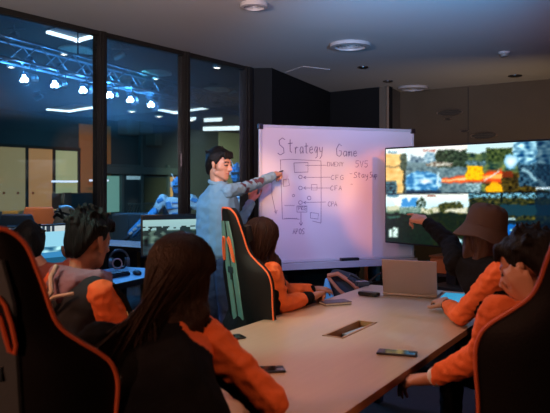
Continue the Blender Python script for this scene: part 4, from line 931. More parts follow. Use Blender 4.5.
# ---- middle: long brown hair, orange sleeves, fist on the table
Hc = V((-.07,3.72,1.125)); Hq = rotm(R(-40), R(-8), 0)
shR, elR, wrR = V((-.02,3.59,.970)), V((.03,3.62,.797)), V((.215,3.85,.795))
def p3(c, n): return 1 if (c-elR).dot((wrR-elR).normalized()) > .20 else 0
t, og = figure('seated girl with long brown hair and bright orange sleeves resting a fist on the table', (-.12,3.68), Hc, Hq, (-.16,3.66,.56), (-.07,3.72,.87), (-.07,3.70,.995),
  {'R': (shR, elR, wrR, (.55,.8,.15), (-.2,.1,1), FIST, .5), 'L': ((-.06,3.88,.970), (.06,4.00,.80), (.24,4.08,.80), (.6,.7,0), (0,0,1), REST, .3)},
  (.93,.35), sleeves={'R': ([M_orfab, M_blackfab], p3, M_blackfab), 'L': ([M_orfab, M_blackfab], None, M_blackfab)}, jr=.97, hipw=.08)
long_hair(t, og, Hc, Hq, mat('chestnut_hair', (.026,.010,.007), .5, spec=.2, bump=.6, bscale=26, stretch=(8,8,.5), var=.5, vscale=6), [
  [((.01,3.68,1.02),.028),((-.07,3.61,1.01),.032),((-.14,3.68,1.01),.028)],
  [((.025,3.63,.93),.020),((-.05,3.56,.92),.028),((-.13,3.62,.92),.024)]], strands=170, seed=8, lockr=.003)

# ---- right: bucket hat, pointing at the screen
Hc = V((1.045,3.34,1.20)); Hq = rotm(R(4), R(6), 0)
shL, elL, wrL = V((.93,3.40,1.04)), V((.955,3.63,1.13)), V((.862,3.80,1.235))
shR, elR, wrR = V((1.045,3.07,1.04)), V((.915,3.26,.806)), V((.925,3.58,.80))
t, og = figure('seated person in a brown bucket hat pointing one arm at the big screen', (1.12,3.22), Hc, Hq, (1.20,3.12,.56), (1.12,3.22,.90), (1.05,3.30,1.085),
  {'L': (shL, elL, wrL, (-.50,.50,.16), (-.2,-.5,1), [.15,.8,1.1,1.2], .4), 'R': (shR, elR, wrR, (-.15,.9,.12), (-.3,-.2,1), [.3,.35,.4,.45], .0)},
  (-.45,.9), sleeves={'L': ([M_blackfab], None, M_blackfab), 'R': ([M_orfab], None, M_blackfab)}, jr=.98, hipw=.08)
blob('hair', xf([[((0,-.05,.0),(.084,.075,.07)),((0,-.075,-.07),(.070,.05,.05)),((.05,-.03,-.06),.03),((-.05,-.03,-.06),.03)],[((0,-.075,-.07),(.070,.05,.05)),((.06,-.08,-.17),.03),((-.06,-.08,-.17),.03)],[((-.070,.0,.02),.028),((-.078,-.01,-.10),.030),((-.07,-.03,-.17),.022)],[((.070,.0,.02),.028),((.078,-.01,-.10),.030),((.07,-.03,-.17),.022)]], Hc, Hq), mat('dark_brown_hair', (.05,.022,.015), .45, bump=.5, bscale=26, stretch=(8,8,.5), var=.4), t, og, .006, 3, disp=strandy(.006, 45))
M_hat = mat('brown_hat_cloth', (.075,.047,.038), .85, bump=.35, bscale=240, var=.1, vscale=12)
prof = [(.148,-.052),(.150,-.047),(.138,-.030),(.118,-.002),(.106,.018),(.104,.026),(.101,.05),(.096,.085),(.088,.106),(.070,.122),(.035,.130),(.001,.131),(.001,.127),(.034,.126),(.068,.117),(.084,.102),(.092,.084),(.097,.05),(.100,.022),(.112,-.004),(.134,-.034),(.146,-.052)]
def hatmesh(bm):
    q = Hq @ Matrix.Rotation(R(-3),3,'X') @ Matrix.Rotation(R(12),3,'Y'); tt = bmesh.new(); rings = []
    for r, z in prof:
        rings.append([tt.verts.new(Hc+q@V((r*math.cos(a)*.98+.0, r*math.sin(a)*1.08-.012, z+.022+(.010*math.sin(2*a)+.004*math.sin(5*a) if r > .11 else .0025*math.sin(7*a)))))
                      for a in [2*math.pi*k_/48 for k_ in range(48)]])
    n = len(rings)
    for i in range(n):
        A, B = rings[i], rings[(i+1) % n]
        if i in (11,): continue
        for k_ in range(48): tt.faces.new((A[k_],A[(k_+1)%48],B[(k_+1)%48],B[k_]))
    bmesh.ops.remove_doubles(tt, verts=tt.verts, dist=.0008); bmesh.ops.recalc_face_normals(tt, faces=tt.faces); merge(bm, tt)
bm = bmesh.new(); hatmesh(bm); ht = obj('bucket_hat', bm, M_hat, t, True, og)
bm = bmesh.new(); q = Hq @ Matrix.Rotation(R(-3),3,'X') @ Matrix.Rotation(R(12),3,'Y')
for z, r in ((.046,.106),(-.012,.126),(-.022,.133)): tube(bm, [Hc+q@V((r*math.cos(a)*.98, r*math.sin(a)*1.08-.012, z)) for a in [2*math.pi*k_/40 for k_ in range(40)]], .0014, 4, closed=True)
obj('stitching', bm, mat('hat_thread', (.09,.05,.035), .8), ht, False, og)
task_chair('black task chair under the person in the bucket hat', (1.22,3.08,0), R(20), M_blackfab)

# ---- right front: person leaning on a hand
Hc = V((.845,2.21,1.165)); Hq = rotm(R(50), R(-20), R(6))
shL, elL, wrL = V((.70,2.08,1.045)), V((.70,2.25,.87)), V((.575,2.44,.735))
shR, elR, wrR = V((.95,2.06,1.03)), V((.94,2.10,.90)), V((.800,2.08,1.085))
t, og = figure('seated dark-haired person in orange-sleeved jacket resting the head on a hand, right edge', (.88,1.99), Hc, Hq, (.90,1.93,.56), (.86,2.02,.88), (.835,2.11,1.06),
  {'L': (shL, elL, wrL, (-.8,.35,-.15), (0,-.1,1), [.4,.5,.6,.7], .3), 'R': (shR, elR, wrR, (-.40,.16,.85), (-.35,-.9,0), [.45,.5,.6,.75], .2, .86)},
  (-.4,.9), sleeves={'L': ([M_orfab], None, M_white), 'R': ([M_orfab], None, M_orfab)}, jr=.97, hipw=.08, jacket=[M_blackfab, M_orfab], jpaint=lambda c, n: 1 if c.z > .97+.25*(c.x-.8) else 0)
short_hair(t, og, Hc, Hq, M_hair, puff=1.15, messy=.1, seed=17)
task_chair('black task chair under the person leaning on a hand', (.92,1.90,0), R(20), M_blackfab, back=False)

# ---- left background: person at the desk monitor
Hc = V((-1.335,3.60,1.115)); Hq = rotm(R(22), R(-6), 0)
M_red = mat('rust_hoodie', (.30,.07,.045), .8, bump=.2)
t, og = figure('person in a rust hoodie facing the bright blue small monitor at the left', (-1.20,3.50), Hc, Hq, (-1.16,3.40,.56), (-1.21,3.48,.86), (-1.26,3.55,1.00),
  {'R': ((-1.09,3.57,.99), (-1.10,3.80,.82), (-1.22,4.02,.98), (-.1,.3,1), (.4,-.8,.2), FIST, .3), 'L': ((-1.38,3.46,.97), (-1.48,3.64,.80), (-1.42,3.88,.80), (0,1,0), (0,0,1), REST, .3)},
  (-.35,.93), sleeves={'R': ([M_red], None, M_blackfab), 'L': ([M_red], None, M_blackfab)}, jacket=M_red, hipw=.08, jname='hoodie', voxel=.008)
short_hair(t, og, Hc, Hq, M_hair, puff=1.1, messy=-.3, seed=23, back=1.2, fringe=False)
task_chair('black task chair under the person in the rust hoodie', (-1.14,3.36,0), R(20), M_blackfab)
# ================================================================ desks along the glass
M_desk = mat('blue_grey_desk', (.16,.26,.36), .35); M_dk = mat('desk_black_edge', (.01,.012,.018), .4)
def desk(label, p0, p1, depth, group=None):
    p0, p1 = V((p0[0],p0[1],0)), V((p1[0],p1[1],0)); d = (p1-p0); L_ = d.length; t = thing('gaming_desk', label, 'desk', p0, math.atan2(d.y, d.x), group)
    bm = bmesh.new(); box(bm, (L_/2,depth/2,.735), (L_,depth,.028), bev=.004); obj('desktop', bm, M_desk, t)
    bm = bmesh.new(); box(bm, (L_/2,-.004,.728), (L_,.008,.044), bev=.002); obj('edge_band', bm, M_dk, t)
    for x in (.05, L_-.05):
        for y in (.06, depth-.06):
            bm = bmesh.new(); box(bm, (x,y,.36), (.045,.045,.72), bev=.004); obj('leg', bm, M_dk, t)
    bm = bmesh.new(); box(bm, (L_/2,depth-.06,.5), (L_-.14,.02,.34)); obj('modesty_panel', bm, M_dk, t); return t
desk('blue-lit gaming desk along the glass behind the short-haired person', (-1.42,3.98), (-.78,5.42), .58)
desk('second blue-lit desk beyond the glass, farther down the hall', (-2.45,7.9), (-1.45,7.3), .6)
def monitor(label, p, rz, w, h, picture, group=None, zb=.75, str_=1.0, nx=48, ny=30):
    t = thing('monitor', label, 'monitor', (p[0],p[1],zb), rz, group)
    zc = .13+h/2; bm = bmesh.new(); box(bm, (0,.012,zc), (w,.028,h), bev=.006); c_ = obj('casing', bm, M_black, t)
    bm = bmesh.new(); tube(bm, [(0,.035,0.02),(0,.045,.10),(0,.03,zc)], .016, 8); obj('stand', bm, M_black, t, True); bm = bmesh.new(); box(bm, (0,.03,.008), (.24,.17,.014), bev=.005); obj('foot', bm, M_black, t)
    me = bpy.data.meshes.new('screen'); vs = [(-w/2+.012+(w-.024)*i/nx, 0, zc-h/2+.012+(h-.024)*j/ny) for j in range(ny+1) for i in range(nx+1)]
    me.from_pydata(vs, [], [(j*(nx+1)+i, j*(nx+1)+i+1, (j+1)*(nx+1)+i+1, (j+1)*(nx+1)+i) for j in range(ny) for i in range(nx)])
    ca = me.color_attributes.new('picture', 'FLOAT_COLOR', 'CORNER'); cols = []
    for j in range(ny):
        for i in range(nx): c = picture((i+.5)/nx, (j+.5)/ny); cols += [max(0,c[0])**2, max(0,c[1])**2, max(0,c[2])**2, 1]*4
    ca.data.foreach_set('color', cols); me.materials.append(attr_mat('monitor_picture', str_)); o = bpy.data.objects.new('screen', me); C.objects.link(o); o.parent = t; o.location = (0,-.0035,0); return t
def picA(u, v):
    n = noise.noise(V((u*9, v*14, 3)))
    c = (.55,.82,.92) if v > .45 else (.20,.50,.72)
    if .35 < v < .5: c = lerp((.25,.48,.6), (.6,.85,.9), .5+1.5*n)
    if v < .25: c = (.10,.30,.42)
    if v > .88: c = (.15,.2,.25) if int(u*40) % 3 and u < .7 else (.75,.8,.8)
    return c
def picB(u, v):
    n = noise.noise(V((u*10, v*10, 5)))
    c = lerp((.42,.62,.66), (.65,.82,.82), v)
    if v < .62: c = lerp((.30,.40,.36), (.10,.16,.16), .5+1.5*n)
    if .5 < v < .72 and n > -.1: c = (.12,.18,.18)
    if v < .3: c = lerp((.22,.32,.36), (.08,.12,.14), .5+n)
    if v > .9: c = (.05,.08,.10)
    return c
monitor('small monitor with a bright blue picture behind the short-haired person', (-1.54,4.42), R(48), .50, .30, picA, str_=1.0)
monitor('monitor with a grey street picture in front of the standing person', (-.80,5.30), R(26), .54, .33, picB, str_=.9)
# desk things
def dk(px, py): p = atz(px, py, .749); return p
p = dk(119,268.5); t = thing('headset', 'black headset with round ear cups lying on the blue-lit desk', 'headset', (p.x,p.y,.75), R(20))
bm = bmesh.new(); torus(bm, (0,0,.075), .075, .011, (R(78),0,0)); obj('headband', bm, M_black, t, True)
for s in (-1, 1):
    bm = bmesh.new(); cyl(bm, (s*.055,0,.05), (s*.085,0,.05), .045, .042, 20, bev=.008); e_ = obj('ear_cup', bm, mat('ear_cup_plastic', (.10,.09,.10), .35), t, True); bm = bmesh.new(); torus(bm, (s*.052,0,.05), .032, .010, (0,R(90),0)); obj('ear_pad', bm, M_black, e_, True)
bm = bmesh.new(); torus(bm, (-.02,-.05,.045), .040, .007, (R(80),0,R(15))); obj('mic_ring', bm, mat('pinkish_ring', (.35,.18,.17), .4), t, True)
p = dk(106,278); t = thing('keyboard', 'dark keyboard on the blue-lit desk beside the black headset', 'keyboard', (p.x,p.y,.75), R(64))
bm = bmesh.new(); box(bm, (0,0,.012), (.40,.14,.022), bev=.005); obj('base', bm, M_black, t)
bm = bmesh.new()
for i in range(14):
    for j in range(5): box(bm, (-.182+i*.028,-.05+j*.025,.027), (.021,.019,.010), bev=.002)
obj('keycaps', bm, M_metal, t)
p = dk(137,274.5); t = thing('mouse', 'small black mouse on the blue-lit desk right of the headset', 'mouse', (p.x,p.y,.75), R(30))
bm = bmesh.new(); ball(bm, (0,0,.012), (.032,.058,.022)); obj('body', bm, M_black, t, True); bm = bmesh.new(); cyl(bm, (-.004,.03,.031), (.004,.03,.031), .008, seg=10); obj('wheel', bm, M_chrome, t, True)

# ================================================================ hall: things beyond the glass
def cabinet(name, label, px0, px1, y0, y1, d, dep, m, cat='cabinet', handle=True):
    a, b = at(px0, y1, d), at(px1, y0, d); w = b.x-a.x; z0, z1 = max(a.z, 0), b.z; t = thing(name, label, cat, ((a.x+b.x)/2, d+dep/2, z0))
    bm = bmesh.new(); box(bm, (0,0,(z1-z0)/2), (w,dep,z1-z0), bev=.01); obj('body', bm, m, t)
    for s in (-1, 1):
        bm = bmesh.new(); box(bm, (s*w/4,-dep/2-.008,(z1-z0)/2), (w/2-.012,.016,z1-z0-.04), bev=.003); dd = obj('door', bm, m, t)
        if handle: bm = bmesh.new(); tube(bm, [(s*.02,-dep/2-.03,(z1-z0)*.4),(s*.02,-dep/2-.03,(z1-z0)*.6)], .006, 6); obj('handle', bm, M_metal, dd, True)
    return t
cabinet('cabinet', 'yellow wooden cabinet beyond the glass between the two small monitors', 137, 158, 252, 285, 7.6, .4, mat('yellow_wood', (.62,.30,.07), .5))
cabinet('cabinet', 'dark cabinet block behind the desks below the glazed shopfront', 112, 146, 214, 252, 9.4, .5, mat('teal_black_cabinet', (.015,.04,.05), .5))
cabinet('cabinet', 'low olive cabinet just above the yellow wooden cabinet', 139, 160, 241, 262, 8.8, .4, mat('olive_cabinet', (.06,.07,.05), .5))
def hall_chair(label, px, py, d, m, rz=0, w=.5, h=.75):
    c = at(px, py, d); t = thing('hall_chair', label, 'chair', (c.x,c.y,0), rz, 'chairs in the hall'); zt = c.z
    bm = bmesh.new(); hull(bm, [((-w*.34,0,zt-.03),.03),((w*.34,0,zt-.03),.03),((-w*.5,.02,zt-.32),.035),((w*.5,.02,zt-.32),.035),((-w*.36,.04,.5),.04),((w*.36,.04,.5),.04)]); obj('backrest', bm, m, t, True)
    bm = bmesh.new(); box(bm, (0,.26,.46), (w*.95,w*.95,.10), bev=.03); obj('seat', bm, M_black, t, True)
    bm = bmesh.new(); cyl(bm, (0,.26,.06), (0,.26,.42), .03); obj('gas_lift', bm, M_metal, t, True); bm = bmesh.new()
    for k in range(5): a = k*2*math.pi/5; tube(bm, [(0,.26,.08),(.28*math.cos(a),.26+.28*math.sin(a),.03)], .022, 6)
    obj('star_base', bm, M_black, t, True)
hall_chair('orange-brown chair back beyond the glass behind the rust hoodie person', 39, 207, 9.2, mat('orange_brown', (.55,.20,.09), .6))
hall_chair('dark chair back left of the orange-brown one beyond the glass', 17, 214, 8.5, mat('blue_black', (.02,.04,.07), .6))
cabinet('display_cabinet', 'yellow lit cabinet beyond the glass left of the striped helmet', 45, 60, 210, 240, 9.8, .4, mat('yellow_board', (.85,.50,.10), .5), handle=False)
cabinet('display_cabinet', 'olive yellow cabinet beyond the glass at the far left edge', 2, 19, 211, 240, 9.6, .4, mat('olive_board', (.45,.34,.10), .5), handle=False)
c = at(65.5,216,7.2); t = thing('helmet_display', 'black and white striped helmet on a stand beyond the glass', 'helmet', (c.x,c.y,0), R(-25))
bm = bmesh.new(); ball(bm, (0,0,c.z), (.105,.13,.12), seg=24); box(bm, (0,-.07,c.z-.07), (.13,.12,.08), bev=.03); obj('shell', bm, mat('white_gloss', (.6,.6,.52), .3), t, True)
bm = bmesh.new(); torus(bm, (0,0,c.z), .112, .018, (0,R(62),R(30))); torus(bm, (0,0,c.z+.01), .112, .014, (0,R(20),R(70))); obj('stripe', bm, M_black, t, True)
bm = bmesh.new(); hull(bm, [((-.06,-.10,c.z-.01),.02),((.06,-.10,c.z-.01),.02),((0,-.12,c.z+.02),.02)]); obj('visor', bm, M_black, t, True)
bm = bmesh.new(); cyl(bm, (0,0,.02), (0,0,c.z-.10), .03); cyl(bm, (0,0,0), (0,0,.02), .16); obj('stand', bm, M_metal, t, True)

# armoured figures
M_arm = mat('blue_armour', (.08,.32,.60), .4, .2); M_armg = mat('silver_armour', (.70,.72,.68), .35, .2); M_under = mat('dark_undersuit', (.02,.03,.04), .6)
def armoured(label, px, d, htop, rz, armL, armR, group):
    c = at(px, htop, d); H_ = c.z; k = H_/1.8; t = thing('armoured_figure', label, 'statue', (c.x,c.y,0), rz, group)
    S = lambda x, y, z: V((x*k, y*k, z*k))
    hs_ = [[(S(0,0,1.66),.085*k),(S(0,0,1.60),.075*k)],[(S(0,0,1.56),.06*k),(S(0,0,1.45),.07*k)],[(S(-.17,0,1.40),.08*k),(S(.17,0,1.40),.08*k),(S(-.08,0,1.12),.11*k),(S(.08,0,1.12),.11*k)],[(S(-.08,0,1.12),.10*k),(S(.08,0,1.12),.10*k),(S(0,0,.92),.14*k)]]
    aj = {}
    for s, a in ((-1, armL), (1, armR)):
        sh = S(s*.22,0,1.40); el = S(*a[0]); wr = S(*a[1]); aj[s] = (sh, el, wr)
        hs_ += [cap(sh,.06*k,el,.05*k), cap(el,.05*k,wr,.04*k), cap(wr,.04*k,wr+(wr-el).normalized()*.10*k,.035*k)]
    for s in (-1, 1): hs_ += [cap(S(s*.10,0,.90),.09*k,S(s*.12,.02,.50),.065*k), cap(S(s*.12,.02,.50),.065*k,S(s*.13,0,.08),.05*k), cap(S(s*.13,0,.06),.05*k,S(s*.13,-.14,.05),.045*k)]
    blob('body', hs_, M_under, t, (0,0,0), .018*k, 2)
    bm = bmesh.new(); hull(bm, [(S(0,.02,1.70),.095*k),(S(0,-.03,1.62),.085*k)], seg=5); hull(bm, [(S(0,0,1.79),.02*k),(S(0,.07,1.76),.02*k),(S(0,-.06,1.72),.03*k)], seg=5); hm = obj('helmet', bm, M_arm, t)
    bm = bmesh.new(); box(bm, S(0,-.095,1.66), (.13*k,.05*k,.03*k), bev=.006); obj('visor', bm, M_under, hm)
    bm = bmesh.new()
    for s in (-1, 1): box(bm, S(s*.085,.0,1.68), (.03*k,.07*k,.09*k), (0,0,0), .008); box(bm, S(s*.06,-.05,1.80), (.015*k,.02*k,.12*k), (0,s*R(28),0), .003)
    obj('fin', bm, M_armg, hm)
    bm = bmesh.new(); hull(bm, [(S(-.13,-.03,1.40),.09*k),(S(.13,-.03,1.40),.09*k),(S(0,-.06,1.18),.10*k)], seg=5); cp = obj('chest_plate', bm, M_armg, t)
    bm = bmesh.new()
    for z in (1.16,1.24,1.32,1.40): box(bm, S(0,-.13,z), (.16*k,.03*k,.025*k), bev=.004)
    for s in (-1, 1): box(bm, S(s*.13,-.12,1.36), (.08*k,.05*k,.12*k), (0,s*R(15),0), .01)
    obj('chest_ribs', bm, M_arm, cp)
    for s in (-1, 1):
        sh, el, wr = aj[s]
        bm = bmesh.new(); hull(bm, [(sh+S(0,0,.03),.105*k),(sh.lerp(el,.35),.085*k)], seg=5); sp_ = obj('shoulder_plate', bm, M_armg, t)
        bm = bmesh.new(); box(bm, sh+S(s*.04,-.09,.04), (.10*k,.04*k,.06*k), (0,s*R(25),0), .01); obj('shoulder_badge', bm, M_arm, sp_)
        bm = bmesh.new(); hull(bm, [(el.lerp(wr,.15),.085*k),(el.lerp(wr,.95),.075*k)], seg=5); hull(bm, [(sh.lerp(el,.6),.066*k),(sh.lerp(el,.92),.07*k)], seg=5); aa = obj('arm_plate', bm, M_arm, t)
        bm = bmesh.new()
        for f in (.12,.34,.56,.78,1.0):
            p_ = el.lerp(wr, f); box(bm, p_+S(0,-.075,.03), (.06*k,.04*k,.035*k), (0,R(30)*s,0), .006)
        box(bm, el+S(0,-.06,0), (.09*k,.06*k,.09*k), (0,R(45),0), .01); obj('arm_stud', bm, M_armg, aa)
        bm = bmesh.new(); hull(bm, [(S(s*.11,-.02,.78),.10*k),(S(s*.12,0,.58),.085*k)], seg=5); hull(bm, [(S(s*.12,-.02,.42),.085*k),(S(s*.13,-.01,.16),.07*k)], seg=5); obj('leg_plate', bm, M_arm, t)
    return t
armoured('blue and silver armoured figure with arm stretched low, left of the second glass post', 177, 8.9, 177, R(10), ((-.42,-.10,1.18),(-.70,-.15,.92)), ((.46,-.12,1.28),(.66,-.16,1.42)), 'armoured figures in the hall')
armoured('blue armoured figure half hidden behind the standing person', 237, 8.8, 163, R(-8), ((-.40,-.10,1.15),(-.55,-.15,.95)), ((.34,-.08,1.10),(.30,-.2,.90)), 'armoured figures in the hall')

# ================================================================ behind the table: shelf, bag, chairs
def shelf_unit(label, a, b, dep, h, m, cat='shelf'):
    a, b = V((a[0],a[1],0)), V((b[0],b[1],0)); d = b-a; w = d.length; t = thing('shelf_unit', label, cat, a, math.atan2(d.y, d.x))
    for x in (.0125, w/2, w-.0125): bm = bmesh.new(); box(bm, (x,dep/2,h/2), (.025,dep,h), bev=.003); obj('upright', bm, m, t)
    for z in (.05, h*.5, h-.0125): bm = bmesh.new(); box(bm, (w/2,dep/2,z), (w-.03,dep-.01,.025), bev=.003); obj('shelf', bm, m, t)
    bm = bmesh.new(); box(bm, (w/2,dep-.005,h/2), (w-.04,.01,h-.03)); obj('back_board', bm, m, t); return t
M_shelf = mat('black_brown_board', (.02,.016,.016), .5)
shelf_unit('low dark shelf against the wall below the whiteboard', (-.0,7.0), (1.6,7.55), .4, .70, M_shelf)
shelf_unit('dark shelf to the right of the laptop under the big screen', (1.27,5.98), (1.78,5.50), .34, .66, M_shelf)
p = at(452,270,5.6); 
bm = bmesh.new(); box(bm, (0,0,.07), (.30,.22,.14), bev=.02); 
t = thing('storage_box', 'orange-brown box on the dark shelf right of the laptop', 'box', (1.56,5.90,.661), R(-43))
for_ = bm; obj('body', bm, mat('orange_box', (.60,.22,.07), .6), t, True); bm = bmesh.new(); box(bm, (0,0,.147), (.31,.23,.018), bev=.006); obj('lid', bm, mat('orange_box_lid', (.50,.18,.06), .6), t)
# bag and folding stool below the whiteboard
c = at(345,287,5.15); t = thing('backpack', 'dark backpack with orange and light blue edges under the whiteboard', 'bag', (c.x,c.y+.1,0), R(-15))
zt = CAMH+(HZ-268)*5.2/F
bm = bmesh.new(); hull(bm, [((-.13,0,.10),.09),((.15,0,.10),.09),((-.06,.02,zt-.08),.06),((.06,.02,zt-.12),.07),((.20,.0,.42),.07)]); obj('body', bm, mat('dark_bag_cloth', (.02,.022,.028), .8, bump=.2), t, True)
bm = bmesh.new(); tube(bm, [(-.11,-.085,zt-.06),(-.03,-.10,zt-.04),(.07,-.10,zt-.10),(.17,-.10,zt-.20),(.25,-.08,zt-.29)], .018, 8); tube(bm, [(-.11,-.085,zt-.07),(-.02,-.12,zt-.16),(.08,-.12,zt-.24),(.2,-.10,zt-.30)], .014, 8); obj('orange_edge', bm, mat('dull_orange', (.55,.14,.05), .6), t, True)
bm = bmesh.new(); hull(bm, [((-.12,-.09,zt-.09),.012),((-.15,-.09,zt-.24),.014),((-.06,-.10,zt-.26),.014)]); obj('blue_pocket', bm, mat('light_blue_cloth', (.15,.42,.60), .6), t, True)
for i, (x, y, rz_, lb) in enumerate([(.02,6.15,R(160),'dark task chair parked behind the whiteboard on its left'),(.75,6.32,R(200),'dark task chair parked behind the middle of the whiteboard')]):
    task_chair(lb, (x,y,0), rz_, M_leather, 'parked task chairs')
t = thing('drinks_bottle', 'small bottle on the low dark shelf under the whiteboard', 'bottle', (.72,7.42,.70))
bm = bmesh.new(); lathe(bm, [(.001,0),(.03,0),(.032,.01),(.032,.12),(.014,.15),(.013,.175),(.001,.175)]); obj('body', bm, mat('bottle_plastic', (.35,.38,.4), .2), t, True); bm = bmesh.new(); cyl(bm, (0,0,.175), (0,0,.195), .016); obj('cap', bm, M_orange, t, True)
for i, (s, m, lb) in enumerate([(.35,M_orange,'orange'),(.50,mat('blue_binder', (.06,.22,.38), .5),'blue'),(.62,mat('cream_binder', (.5,.42,.3), .6),'cream')]):
    d = V((1.6,.55,0)).normalized(); p = V((-.0,7.0,0))+d*(.75+s)+V((-d.y,d.x,0))*.18; bm = bmesh.new(); box(bm, (0,0,.13), (.05,.22,.26), bev=.004)
    o = obj('binder', bm, m); tag(o, lb+' binder standing inside the low dark shelf', 'binder', 'binders in the low shelf'); place(o, (p.x,p.y,.365), math.atan2(d.y,d.x)); o.scale = (1,1,1)

# ================================================================ light
def spot(name, loc, tgt, e, col, size, blend=.6, soft=.05):
    l = bpy.data.lights.new(name, 'SPOT'); l.energy = e; l.color = col; l.spot_size = R(size); l.spot_blend = blend; l.shadow_soft_size = soft
    o = bpy.data.objects.new(name, l); C.objects.link(o); o.location = loc; o.rotation_euler = (V(tgt)-V(loc)).to_track_quat('-Z','Y').to_euler(); return o
def area(name, loc, tgt, e, col, sx, sy):
    l = bpy.data.lights.new(name, 'AREA'); l.energy = e; l.color = col; l.shape = 'RECTANGLE'; l.size = sx; l.size_y = sy
    o = bpy.data.objects.new(name, l); C.objects.link(o); o.location = loc; o.rotation_euler = (V(tgt)-V(loc)).to_track_quat('-Z','Y').to_euler(); return o
def bw(s, z): p = WL+WE*s; return (p.x, p.y, z)
# whiteboard wash: coloured effect lamps
spot('pink_wash', (-.9,2.2,2.65), bw(.62,1.50), 105, (1,.14,.42), 34, .9)
spot('violet_wash', (1.2,1.8,2.65), bw(.50,1.75), 120, (.34,.18,1), 26, .9)
spot('blue_wash', (.6,2.4,2.65), bw(.50,.78), 190, (.12,.28,1), 24, .9)
spot('warm_spot', (.2,2.6,2.65), bw(.02,1.46), 330, (1,.46,.10), 11, .95)
spot('warm_spot', (.5,2.8,2.65), bw(.66,1.48), 330, (1,.48,.16), 12, .95)
spot('orange_edge', (1.9,2.4,2.65), bw(1.16,1.30), 360, (1,.24,.03), 15, .5)
# table and people
spot('table_downlight', (-.5,3.7,2.72), (.45,2.8,.75), 88, (1,.60,.40), 62, .9, .10)
spot('table_cool', (1.3,4.8,2.70), (1.0,4.2,.75), 45, (.45,.45,1), 50, .8, .10)
spot('key_left', (-2.3,1.4,2.6), (-.2,2.9,.95), 120, (1,.38,.18), 60, .8, .15)
spot('key_right', (1.9,.8,2.6), (.75,2.6,1.0), 48, (1,.42,.22), 50, .8, .15)
spot('chair_red', (-2.0,-.6,1.9), (-.5,1.5,1.1), 90, (1,.40,.24), 40, .8, .1)
spot('girl_key', (-.5,2.0,2.65), (.05,3.65,.90), 85, (1,.48,.18), 22, .8, .1)
spot('presenter_blue', (-1.5,3.2,2.65), (-.30,4.95,1.30), 150, (.16,.62,1), 30, .7, .1)
spot('presenter_warm', (.75,4.0,2.4), (-.36,4.95,1.60), 75, (1,.50,.26), 20, .7, .06)
spot('chair_teal', (-1.7,2.2,2.5), (-.3,3.15,1.0), 130, (.25,.80,.72), 30, .7, .1)
spot('desk_blue', (-1.5,5.3,2.65), (-1.1,4.8,.75), 130, (.03,.34,1), 60, .8, .1)
# ceiling wash
spot('ceiling_blue', (.9,2.5,1.95), (1.0,4.6,2.75), 560, (.10,.48,1), 58, 1, .2)
spot('ceiling_rose', (0.0,1.0,1.9), (.6,5.8,2.75), 230, (1,.66,.74), 60, 1, .2)
spot('ceiling_amber', (3.4,3.5,1.9), (2.9,4.9,2.75), 36, (1,.22,.05), 90, 1, .2)
spot('ceiling_neutral', (-1.4,1.0,1.9), (-.9,4.4,2.75), 520, (1,.84,.74), 70, 1, .2)
area('brown_wall_light', (2.6,6.9,1.2), (2.9,8.9,1.6), 9, (1,.70,.35), .8, .3)
spot('shelf_orange', (.9,4.6,2.6), (1.5,5.85,.7), 70, (1,.35,.1), 22, .6)
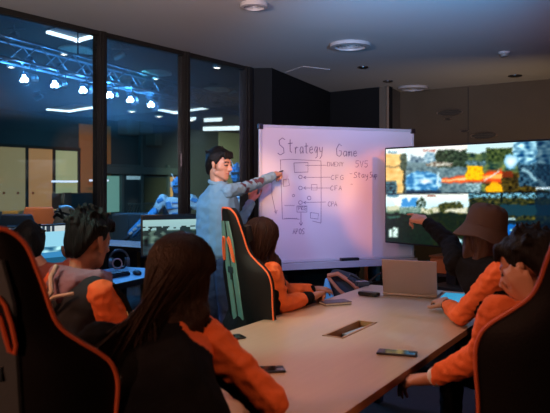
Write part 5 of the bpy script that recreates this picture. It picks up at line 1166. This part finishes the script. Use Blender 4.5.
# added sleeve spot, then hall lights
spot('front_warm', (1.3,1.0,2.6), (-.02,1.95,.90), 48, (1,.40,.18), 26, .8, .1)  # spot inside the room, added to brighten the front sleeve
area('hall_cool', (-4.5,12,3.7), (-5.5,16,0), 90, (.10,.55,1), 3, 3)
area('hall_up', (-3.5,11,2.2), (-3.5,12,3.8), 22, (.05,.50,.9), 3, 2)
spot('hall_warm', (-2.4,17.5,2.6), (-4.0,21,1.5), 60, (1,.55,.2), 24, .8)
spot('hall_teal', (-2.6,13,3.6), (-4.6,20.5,1.8), 1100, (.10,.62,.9), 60, .9)
spot('hall_orange', (-4.8,19.0,3.4), (-6.6,23.4,2.2), 300, (1,.36,.10), 40, .9)
spot('figure_blue', (-1.4,6.9,2.9), (-1.1,8.9,1.3), 420, (.18,.52,1), 50, .7)
spot('olive_wall_light', (-1.2,22,3.6), (-1.3,24.5,2.2), 2600, (.8,.9,.55), 80, .9)
spot('cabinet_warm', (-1.6,6.9,2.8), (-1.6,7.8,.4), 160, (1,.6,.25), 46, .8)
spot('far_left_warm', (-3.6,8.0,2.9), (-3.2,9.6,.9), 140, (1,.6,.25), 60, .8)
bm = bmesh.new(); q_ = [gl(0,1.2), gl(7,1.2), gl(9,5.5), gl(0,4.4)]; prism(bm, [(v.x,v.y) for v in q_], 2.3, 3.78)
hz_m = bpy.data.materials.new('stage_haze'); hz_m.use_nodes = True; n_ = hz_m.node_tree.nodes; n_.clear(); vo = n_.new('ShaderNodeVolumeScatter'); vo.inputs['Density'].default_value = .036; vo.inputs['Anisotropy'].default_value = .3; vo.inputs['Color'].default_value = (.8,.9,1,1)
oo = n_.new('ShaderNodeOutputMaterial'); hz_m.node_tree.links.new(vo.outputs[0], oo.inputs['Volume'])
tag(obj('stage_haze', bm, hz_m), 'thin haze in the air around the stage lights', 'haze', None, 'stuff')
w = bpy.data.worlds.new('world'); SC.world = w; w.use_nodes = True; w.node_tree.nodes['Background'].inputs[0].default_value = (.04,.07,.12,1); w.node_tree.nodes['Background'].inputs[1].default_value = .2

# ================================================================ camera
cd = bpy.data.cameras.new('camera'); cam = bpy.data.objects.new('camera', cd); C.objects.link(cam); SC.camera = cam
cam.location = (0,0,CAMH); cam.rotation_euler = (R(90),0,0); cd.sensor_width = 36; cd.lens = F/550*36; cd.shift_y = -(206.5-HZ)/550; cd.clip_start = .05
cd.dof.use_dof = True; cd.dof.focus_distance = 4.6; cd.dof.aperture_fstop = 4.5
SC.view_settings.view_transform = 'Standard'; SC.view_settings.look = 'None'; SC.view_settings.gamma = 1; SC.view_settings.exposure = 0; SC.view_settings.use_curve_mapping = False
SC.cycles.use_denoising = True; SC.cycles.max_bounces = 6; SC.cycles.transparent_max_bounces = 12; SC.cycles.sample_clamp_indirect = 4; SC.cycles.sample_clamp_direct = 0
SC.cycles.caustics_reflective = False; SC.cycles.caustics_refractive = False
